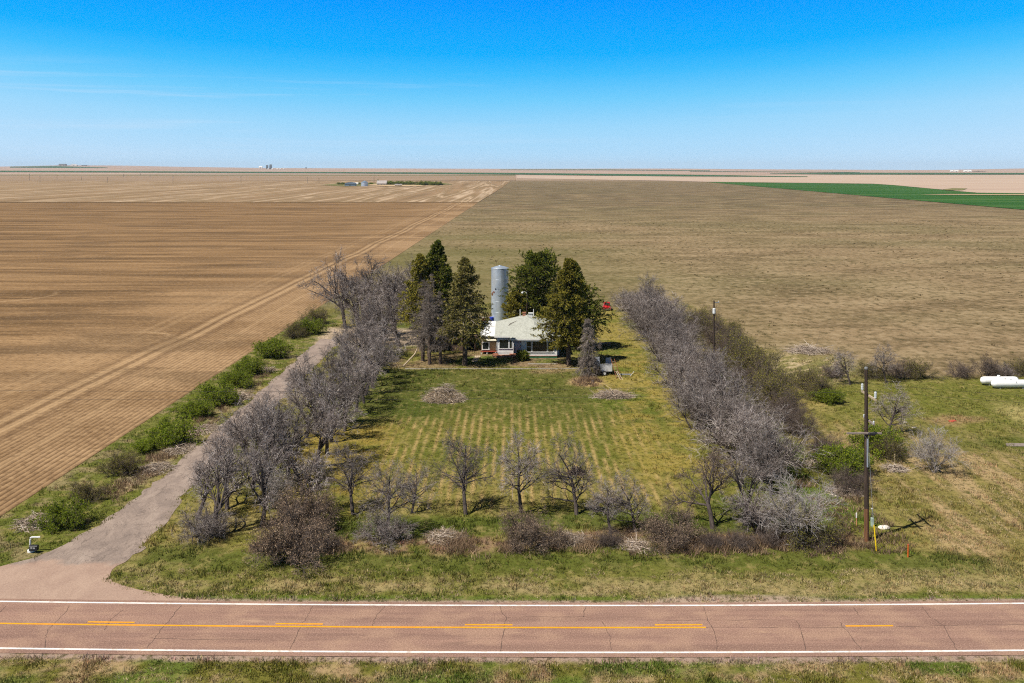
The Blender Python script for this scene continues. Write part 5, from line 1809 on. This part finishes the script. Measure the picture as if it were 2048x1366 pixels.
MB().lathe([(.09, -.28), (.13, -.2), (.13, .2), (.09, .28)], (.30, -.30, 8.52), 10, 'x').build('splice_box', M_black, up)
MB().bar((-.32, -.22, 8.50), (0, -.18, 8.05), .03).bar((.32, -.22, 8.50), (0, -.18, 8.05), .03).build('brace', M_steel, up)
MB().box(-.045, .045, -.25, -.145, 5.9, 8.1).build('conduit', M_galv, up)

for (yo, lb) in ((1.45, 'thin overhead power line from the rear insulator of the tall pole'), (-1.45, 'thin overhead power line from the front insulator of the tall pole')):
    w = MB()
    for x1 in (128.0, -82.0):
        P = []
        for k in range(25):
            t = k / 24
            P.append((28.02 + (x1 - 28.02) * t, 78.55 + yo + (0 if x1 > 0 else 1.0 * t), 12.12 - 2.2 * (1 - (2 * t - 1) ** 2) * (1 if x1 > 0 else .35)))
        w.tube(P, .009, 5)
    props(w.build('power_line', M_wire), lb, 'power line', 'power lines')
props(MB().tube([(27.9, 78.35, 8.3), (27.84, 77.4, 4.0), (27.78, 76.75, 1.9)], .012, 5).build('guy_wire', M_steel), 'thin steel guy wire running down from the tall pole', 'wire')
gx, gy = gp(1753, 1104)
props(MB().tube([(27.78, 76.75, 1.95), (gx, gy, 0)], [.045, .05], 8).build('guy_guard', M_yellow), 'bright yellow guy guard slanting to the ground beside the tall pole', 'guy guard')
px_, py_ = gp(1744.5, 1053)
pd = empty('meter_pedestal', (px_, py_, 0), 'grey-green cable pedestal with thin pipe right of the tall pole foot', 'pedestal')
MB().box(-.11, .11, -.10, .10, 0, .72).build('cabinet', M_pedestal, pd, bevel=.02)
MB().tube([(0, .02, .72), (0, .02, 1.42)], .03, 8).build('pipe', M_steel, pd)
MB().box(-.10, .05, -.02, .06, 1.42, 1.48).build('cap', M_lamp, pd)
mx_, my_ = gp(1713, 1054)
mp = empty('marker_post', (mx_, my_, 0), 'slim marker post, white above and faded orange below, left of the tall pole', 'marker post')
MB().tube([(0, 0, 0), (0, 0, .75)], .05, 10).build('lower_sleeve', M_orangepale, mp)
MB().tube([(0, 0, .751), (0, 0, 1.15)], .052, 10).build('upper_sleeve', M_trim, mp)
mx_, my_ = gp(1816, 1115)
mp = empty('marker_post', (mx_, my_, 0), 'short red-orange marker post standing alone right of the tall pole', 'marker post')
MB().tube([(0, 0, 0), (.02, 0, .95)], .055, 10).build('post', M_orange, mp)
MB().lathe([(.06, .95), (.06, 1.0), (.02, 1.03)], (.02, 0, 0), 10).build('cap', M_redboard, mp)


def boulder(name, x, y, rx, ry, rz_, seed, mat, label, cat, group=None):
    rs = np.random.RandomState(seed)
    vs, fs = [], []
    n, mrows = 14, 8
    for i in range(mrows + 1):
        th = PI * i / mrows * .62
        for k in range(n):
            a = 2 * PI * k / n
            q = 1 + .16 * (vnoise(math.cos(a) * 1.5 + 3, math.sin(a) * 1.5 + i * .5, seed) - .5) * 2
            vs.append((math.cos(a) * math.sin(th) * rx * q, math.sin(a) * math.sin(th) * ry * q, (math.cos(th) + .36) / 1.36 * rz_ * (1 if i else 1)))
    for i in range(mrows):
        for k in range(n):
            fs.append((i * n + k, i * n + (k + 1) % n, (i + 1) * n + (k + 1) % n, (i + 1) * n + k))
    return props(MB().add(vs, fs).build(name, mat, smooth=True, loc=(x, y, 0)), label, cat, group)


bx, by = gp(1768, 1057)
boulder('white_stone', bx, by, .48, .34, .26, 3, M_stonewhite, 'smooth white oval stone on the grass beside the pole shadow', 'stone')
G_ = 'pale stones by the round bare tree'
for i, (x, y, r) in enumerate(((1800, 838, .24), (1811, 845, .18), (1828, 856, .22))):
    bx, by = gp(x, y)
    boulder('stone', bx, by, r * 1.4, r, r * .6, 11 + i, M_concrete, 'pale stone right of the round bare tree, %s' % ('the one closest to the tree', 'middle of three', 'farthest from the tree')[i], 'stone', G_)
bx, by = gp(1789, 928)
props(MB().tube([(bx, by, 0), (bx + .03, by, 1.0)], [.07, .05], 8).build('stake', M_palewood), 'short pale stake beside an olive shrub', 'stake')
bx, by = gp(1905, 843)
m = MB().box(-.40, .40, -.20, .20, .05, .14)
m.box(-.55, -.1, -.38, -.1, .02, .08)
o = m.build('red_board', M_redboard, loc=(bx, by, 0))
o.rotation_euler = (0, 0, .2)
props(o, 'red painted board lying on a bare patch below the white tanks', 'board')
bx, by = gp(2035, 891)
m = MB()
for k in range(4):
    m.box(-1.3 + .1 * k, 1.2 - .1 * k, -.5 + .27 * k, -.26 + .27 * k, .02, .10)
o = m.build('plank_sheet', M_armwood, loc=(bx, by, 0))
props(o, 'grey weathered planks lying flat at the right edge', 'planks')

# second pole behind the right windbreak
p2 = empty('transformer_pole', (gp(1428, 742)[0], gp(1428, 742)[1], 0), 'thin dark pole with pale transformer can rising from the right windbreak', 'utility pole')
MB().tube([(0, 0, 0), (0, 0, 10.2)], [.15, .10], 10).build('pole', M_polewood, p2)
MB().box(-.05, .75, -.05, .05, 9.85, 9.95).build('arm', M_steel, p2)
MB().lathe([(.03, 9.95), (.06, 10.0), (.06, 10.12), (.02, 10.16)], (.68, 0, 0), 8).build('insulator', M_ceramic, p2)
MB().lathe([(.20, 8.35), (.22, 8.4), (.22, 9.05), (.20, 9.1), (.05, 9.14)], (-.05, -.30, 0), 16).build('transformer', M_lamp, p2)
MB().tube([(.1, -.25, 9.1), (.35, -.1, 9.3), (.3, 0, 9.8)], .015, 5).build('lead', M_wire, p2)

# ------------------------------------------------------------------ swing-arm mailbox at the drive mouth
mbx, mby = gp(62, 1104)
mb = empty('mailbox', (mbx, mby, 0), 'black mailbox with bent white pipe arm on the verge left of the driveway', 'mailbox')
MB().lathe([(.26, 0), (.26, .16), (.24, .20), (.1, .21)], (0, 0, 0), 18).build('base', M_tank, mb)
MB().tube([(-.06, 0, .2), (-.06, 0, .95), (-.04, 0, 1.06), (.04, 0, 1.12), (.15, 0, 1.13), (.70, 0, 1.13)], .065, 12).build('pipe_arm', M_lamp, mb)
mm = MB()
prof = [(-.17, 0), (.17, 0), (.17, .30)] + [(.17 * math.cos(a), .30 + .10 * math.sin(a)) for a in np.linspace(.3, PI - .3, 7)] + [(-.17, .30)]
nP = len(prof)
va = [(.0, p[0], p[1] + .22) for p in prof] + [(.62, p[0], p[1] + .22) for p in prof]
mm.add(va, [tuple(range(nP))[::-1], tuple(range(nP, 2 * nP))] + [(k, (k + 1) % nP, nP + (k + 1) % nP, nP + k) for k in range(nP)])
box = mm.build('box', M_black, mb)
box.location = (0, -.20, 0)
mk_ = MB()
for (x0, x1, z0, z1) in ((.10, .13, .36, .50), (.18, .27, .42, .45), (.24, .27, .36, .52), (.18, .20, .44, .52), (.36, .44, .37, .47), (.335, .465, .40, .44)):
    mk_.box(x0, x1, -.378, -.371, z0, z1)
mk_.build('painted_mark', M_trim, mb)


# ------------------------------------------------------------------ brush piles
def brush(name, x, y, rx, ry, h, n, seed, mat, label, straw=0, ln=1.4, cat='brush pile', group=None):
    rs = np.random.RandomState(seed)
    a = rs.uniform(0, 2 * PI, n)
    q = rs.uniform(0, 1, n) ** .6
    top = h * (1 - q ** 1.6) * (.6 + .6 * vnoise(np.cos(a) * q * 3 + 4, np.sin(a) * q * 3 + 4, seed))
    S = np.stack([np.cos(a) * q * rx, np.sin(a) * q * ry, rs.uniform(.1, 1, n) * top + .03], 1)
    D = nrm(np.stack([rs.normal(0, 1, n), rs.normal(0, 1, n), np.clip(rs.normal(0.0, .2, n), -.4, .3)], 1))
    D[:, 2] = np.clip(D[:, 2], -.4, .35)
    P, Rr = grow(rs, S, D, rs.uniform(.35, ln, n), rs.uniform(.008, .035, n), 4, .15, -.1, .4)
    P[..., 2] = np.maximum(P[..., 2], .02)
    root = empty(name, (x, y, 0), label, cat, group)
    V, Q4 = tubes(P, Rr, 4)
    obj('sticks', np_mesh('sticks', V, Q4), mat, root)
    if straw:
        m_ = straw
        a = rs.uniform(0, 2 * PI, m_)
        q = rs.uniform(0, 1, m_) ** .5
        C = np.stack([np.cos(a) * q * rx * 1.05, np.sin(a) * q * ry * 1.05, h * .75 * (1 - q ** 1.5) * rs.uniform(.6, 1.1, m_) + .05], 1)
        D = nrm(np.stack([rs.normal(0, 1, m_), rs.normal(0, 1, m_), rs.normal(.4, .4, m_)], 1))
        P, Rr = grow(rs, C, D, rs.uniform(.2, .5, m_), np.full(m_, .012), 3, .2, -.2, .3)
        P[..., 2] = np.maximum(P[..., 2], .02)
        V, Q4 = tubes(P, Rr, 3)
        obj('straw', np_mesh('straw', V, Q4), M_straw, root)
    return root


B_ = 'brush piles'
bx, by = gp(888, 800)
brush('brush_pile', bx, by, 2.5, 1.9, 2.1, 1500, 1, M_stick, 'mound of sticks and pale straw on the lawn left of the house front', 4200, 1.5, group=B_)
bx, by = gp(1226, 794)
brush('brush_pile', bx, by, 2.3, 1.2, .95, 1500, 2, M_stick, 'low flat heap of dry branches on the lawn right of the straw patch', 1200, 1.6, group=B_)
bx, by = gp(1618, 704)
brush('brush_pile', bx, by, 3.6, 2.4, 1.2, 700, 3, M_stick, 'tangle of grey dead branches on the pasture edge', 0, 3.0, group=B_)
for i, (x, y, r) in enumerate(((75, 1046, 1.6), (312, 940, 1.5), (359, 900, 1.5), (409, 861, 1.7), (478, 795, 1.8), (530, 742, 1.5))):
    bx, by = gp(x, y)
    brush('branch_heap', bx, by, r, r * 1.3, .55, 620, 20 + i, M_stick, 'grey branch heap on the verge left of the driveway, %s from the road' % ORD[i], 260, 1.1, group='branch heaps on the verge')
for i, (x, y, r, lb) in enumerate(((1790, 940, 1.0, 'small heap of dry branches below the pale stake'), (1690, 985, 1.6, 'dry branch heap left of the tall pole'), (1640, 930, 1.4, 'brown branch heap under the shrubs left of the pole'),
                                   (890, 1076, 1.5, 'low grey brush heap in front of the leftmost tall front tree'), (1145, 1082, 1.4, 'low brown brush heap in front of the nest tree'), (1270, 1094, 1.2, 'pale straw heap under the small silvery tree'))):
    bx, by = gp(x, y)
    brush('branch_heap', bx, by, r, r, .5, 480, 40 + i, M_stick, lb, 500 if i > 2 else 60, 1.1, group='branch heaps in the hedge')
# stick nest
bx, by = gp(1153, 1030)
nst = brush('bird_nest', bx + .05, by, .50, .50, .9, 420, 60, M_twig_dark, 'dark ball of sticks, a nest high in the rightmost front tree', 0, .7, 'nest')
nst.location.z = 3.45

# ------------------------------------------------------------------ far farmstead and horizon farms


def fx(px, row):
    X, Y = far_pt(px, row)
    return X, Y, float(terr(X, Y))


def gable(name, px, row, w, d, eave, ridge, wm, rm, label, cat='building', group=None, arch=False, openings=2):
    X, Y, Z = fx(px, row)
    root = empty(name, (X, Y, Z), label, cat, group)
    MB().box(-w / 2, w / 2, 0, d, -1, eave).build('wall', wm, root)
    m = MB()
    if arch:
        for k in range(10):
            a0, a1 = PI * k / 10, PI * (k + 1) / 10
            f = lambda a: (-math.cos(a) * (w / 2 + .4), math.sin(a) * (ridge - eave) + eave)
            p0, p1 = f(a0), f(a1)
            m.add([(p0[0], -.5, p0[1]), (p1[0], -.5, p1[1]), (p1[0], d + .5, p1[1]), (p0[0], d + .5, p0[1])], [(0, 1, 2, 3)])
        n = 11
        m.add([(f(PI * k / 10)[0], -.4, f(PI * k / 10)[1]) for k in range(n)], [tuple(range(n))])
    else:
        m.slab(((-w / 2 - .6, -.6, eave), (w / 2 + .6, -.6, eave), (w / 2 + .6, d / 2, ridge), (-w / 2 - .6, d / 2, ridge)), .2)
        m.slab(((-w / 2 - .6, d / 2, ridge), (w / 2 + .6, d / 2, ridge), (w / 2 + .6, d + .6, eave), (-w / 2 - .6, d + .6, eave)), .2)
    m.build('roof', rm, root)
    for k in range(openings):
        x = -w / 2 + w * (k + .5) / openings
        MB().box(x - w * .09, x + w * .09, -.12, .0, 0, eave * .7).build('door', M_darkfar, root)
    return root


gable('machine_shed', 700, 372.5, 17.5, 12, 3.4, 6.6, M_bluefar, M_bluefar, 'blue-grey round-roofed shed at the left of the far farmstead', arch=True, openings=1)
X, Y, Z = fx(729, 373)
gb_ = empty('grain_bin', (X, Y, Z), 'round steel grain bin with cone roof at the far farmstead', 'grain bin')
m = MB()
m.lathe([(5.4, -.5), (5.4, 2.0), (5.5, 2.1), (5.4, 2.2), (5.4, 4.4), (5.5, 4.5), (5.4, 4.6), (5.4, 7.0)], (0, 0, 0), 32)
m.build('body', M_galv, gb_)
MB().lathe([(5.6, 7.0), (1.0, 9.2), (.6, 9.6), (0, 9.6)], (0, 0, 0), 32).build('roof', M_bluefar, gb_)
gable('barn', 763, 370.4, 16.5, 11, 3.0, 8.2, M_barnfar, M_barnroof, 'weathered grey barn right of the round grain bin', openings=3)
gable('loafing_shed', 796.5, 372.3, 11, 5, 2.6, 3.6, M_darkfar, M_barnroof, 'small dark open shed right of the far barn', openings=1)
gable('farm_cottage', 712, 369.6, 7, 5, 2.4, 4.0, M_whitefar, M_whitefar, 'small white hut between the round-roofed shed and the grain bin', openings=1)
X, Y, Z = fx(748, 369)
tp = empty('tall_mast', (X, Y, Z), 'tall thin mast behind the far grain bin', 'mast')
MB().tube([(0, 0, 0), (0, 0, 14.5)], [.35, .22], 6).build('mast', M_wire, tp)
plant('green0', fx(757, 367.8)[0], fx(757, 367.8)[1], 0, (1.1, 1.1, 3.2), 'dark narrow tree behind the far barn')
hs = random.Random(9)
for i in range(15):
    px = 776 + 7.2 * i + hs.uniform(-1.5, 1.5)
    rw = 369.8 + (1.2 if i in (9, 10, 13, 14) else 0) + hs.uniform(-.2, .2)
    X, Y, Z = fx(px, rw)
    s = hs.uniform(2.1, 3.0)
    plant('green%d' % (i % 2) if i % 4 else 'olive0', X, Y, hs.uniform(0, 6), (s * 1.25, s * 1.25, s), 'green shrub, %s from the left in the hedge right of the far barn' % ORD[i], 'hedge shrubs at the far farmstead')
for i, px in enumerate((678, 686, 717, 742)):
    X, Y, Z = fx(px, 369.5)
    plant('green%d' % (i % 2), X, Y, i, 1.7, 'low green shrub at the far farmstead, %s' % ('at the far left', 'left of the round-roofed shed', 'between hut and bin', 'between bin and barn')[i], 'low shrubs at the far farmstead')

# poles of the far power line
for i, (px, r0, r1) in enumerate(((59, 347, 361), (80, 352, 365), (114, 350.5, 360.5), (163, 353, 361), (215, 354.5, 366), (247, 347.5, 354.5), (346, 351, 367.3), (482, 352, 366.5), (615, 354.5, 366.5), (638, 356, 366.7), (300, 349, 354), (130, 352, 356), (281, 347, 351))):
    X, Y, Z = fx(px, r1)
    hgt = (r1 - r0) * Y / F
    pl = empty('line_pole', (X, Y, Z), 'distant power pole on the left plain, %s' % ('leftmost of all', 'second from the left', 'third from the left', 'fifth from the left', 'sixth from the left', 'seventh from the left, short', 'tall one near the middle', 'tall one right of the middle', 'second last before the farmstead', 'last before the farmstead', 'short one left of the tall middle pole', 'very short fourth one', 'very short one near the middle')[i], 'power pole', 'distant power poles')
    MB().tube([(0, 0, 0), (0, 0, hgt)], [.26 * Y / 2000, .2 * Y / 2000], 6).build('pole', M_wire, pl)
    MB().box(-1.6, 1.6, -.15, .15, hgt * .9, hgt * .9 + .3).build('crossarm', M_wire, pl)

# farms on the horizon
gable('hangar', 124, 331.6, 86, 40, 16, 24, M_barnfar, M_darkfar, 'big brown and dark barn on the left horizon hill', openings=2)
gable('round_hall', 147, 331.5, 84, 30, 5, 20, M_whitefar, M_whitefar, 'white round-roofed hall on the left horizon hill', arch=True, openings=1)
gable('low_barn', 168, 331.6, 60, 20, 6, 10, M_darkfar, M_darkfar, 'low dark barn right of the white hall on the horizon hill', openings=1)
gable('white_barn', 521, 336.8, 40, 20, 18, 26, M_whitefar, M_whitefar, 'white barn at the left of the horizon farm', openings=1)
for i, (px, w, e, r_, mt, lb) in enumerate(((534, 20, 36, 44, M_darkfar, 'dark square elevator tower, left one of the horizon farm'), (541, 24, 34, 50, M_darkfar, 'dark pointed elevator tower, right one of the horizon farm'))):
    gable('elevator', px, 338.2, w, 14, e, r_, mt, mt, lb, openings=1)
for i, (px, lb) in enumerate(((536, 'white house under the horizon elevators'), (544, 'pale house right of the horizon elevators'), (554, 'cream shed in the middle of the horizon farm'), (560, 'white hut right of the cream shed'), (567, 'last white hut of the horizon farm'))):
    gable('farm_house', px, 338.9, 13, 10, 5, 9, M_whitefar, M_whitefar, lb, 'house', 'houses of the horizon farm', openings=1)
for i in range(12):
    px = 528 + i * 5.2
    X, Y, Z = fx(px, 338.5)
    s = 5.5 - .22 * i
    plant('dark%d' % (i % 2), X, Y, i, (s * 2.2, s * 2, s * .9), 'dark tree, %s from the left in the belt of the horizon farm' % ORD[i], 'trees of the horizon farm')
X, Y, Z = fx(612, 338.3)
tw = empty('far_tower', (X, Y, Z), 'small dark tower right of the horizon farm', 'tower')
MB().lathe([(4, 0), (4, 14), (6, 15), (6, 21), (0, 24)], (0, 0, 0), 12).build('body', M_darkfar, tw)
for i, (px, w, lb) in enumerate(((1904, 22, 'leftmost small white building on the right horizon'), (1913, 30, 'white building, second from left on the right horizon'), (1932, 34, 'white building, third from left on the right horizon'), (1940, 24, 'rightmost white building on the right horizon'))):
    gable('white_barn', px, 343.6, w, 14, 8, 13, M_whitefar, M_whitefar, lb, 'building', 'buildings on the right horizon', openings=1)
for i, px in enumerate((1951, 1958, 1966)):
    X, Y, Z = fx(px, 343.6)
    plant('dark%d' % (i % 2), X, Y, i, (10, 8, 4.0), 'dark tree on the right horizon, %s of three' % ('left', 'middle', 'right')[i], 'trees on the right horizon')

# ------------------------------------------------------------------ haze over the plain
M_haze = bpy.data.materials.new('thin air haze')
M_haze.use_nodes = True
ht = M_haze.node_tree
ht.nodes.clear()
hv = ht.nodes.new('ShaderNodeVolumePrincipled')
hv.inputs['Color'].default_value = (0.80, 0.88, 1.0, 1)
hv.inputs['Density'].default_value = 3.2e-5
ho = ht.nodes.new('ShaderNodeOutputMaterial')
ht.links.new(hv.outputs[0], ho.inputs['Volume'])
hz = MB().box(-16000, 16000, -600, 15800, -40, 115).build('haze', M_haze)
props(hz, kind='stuff')
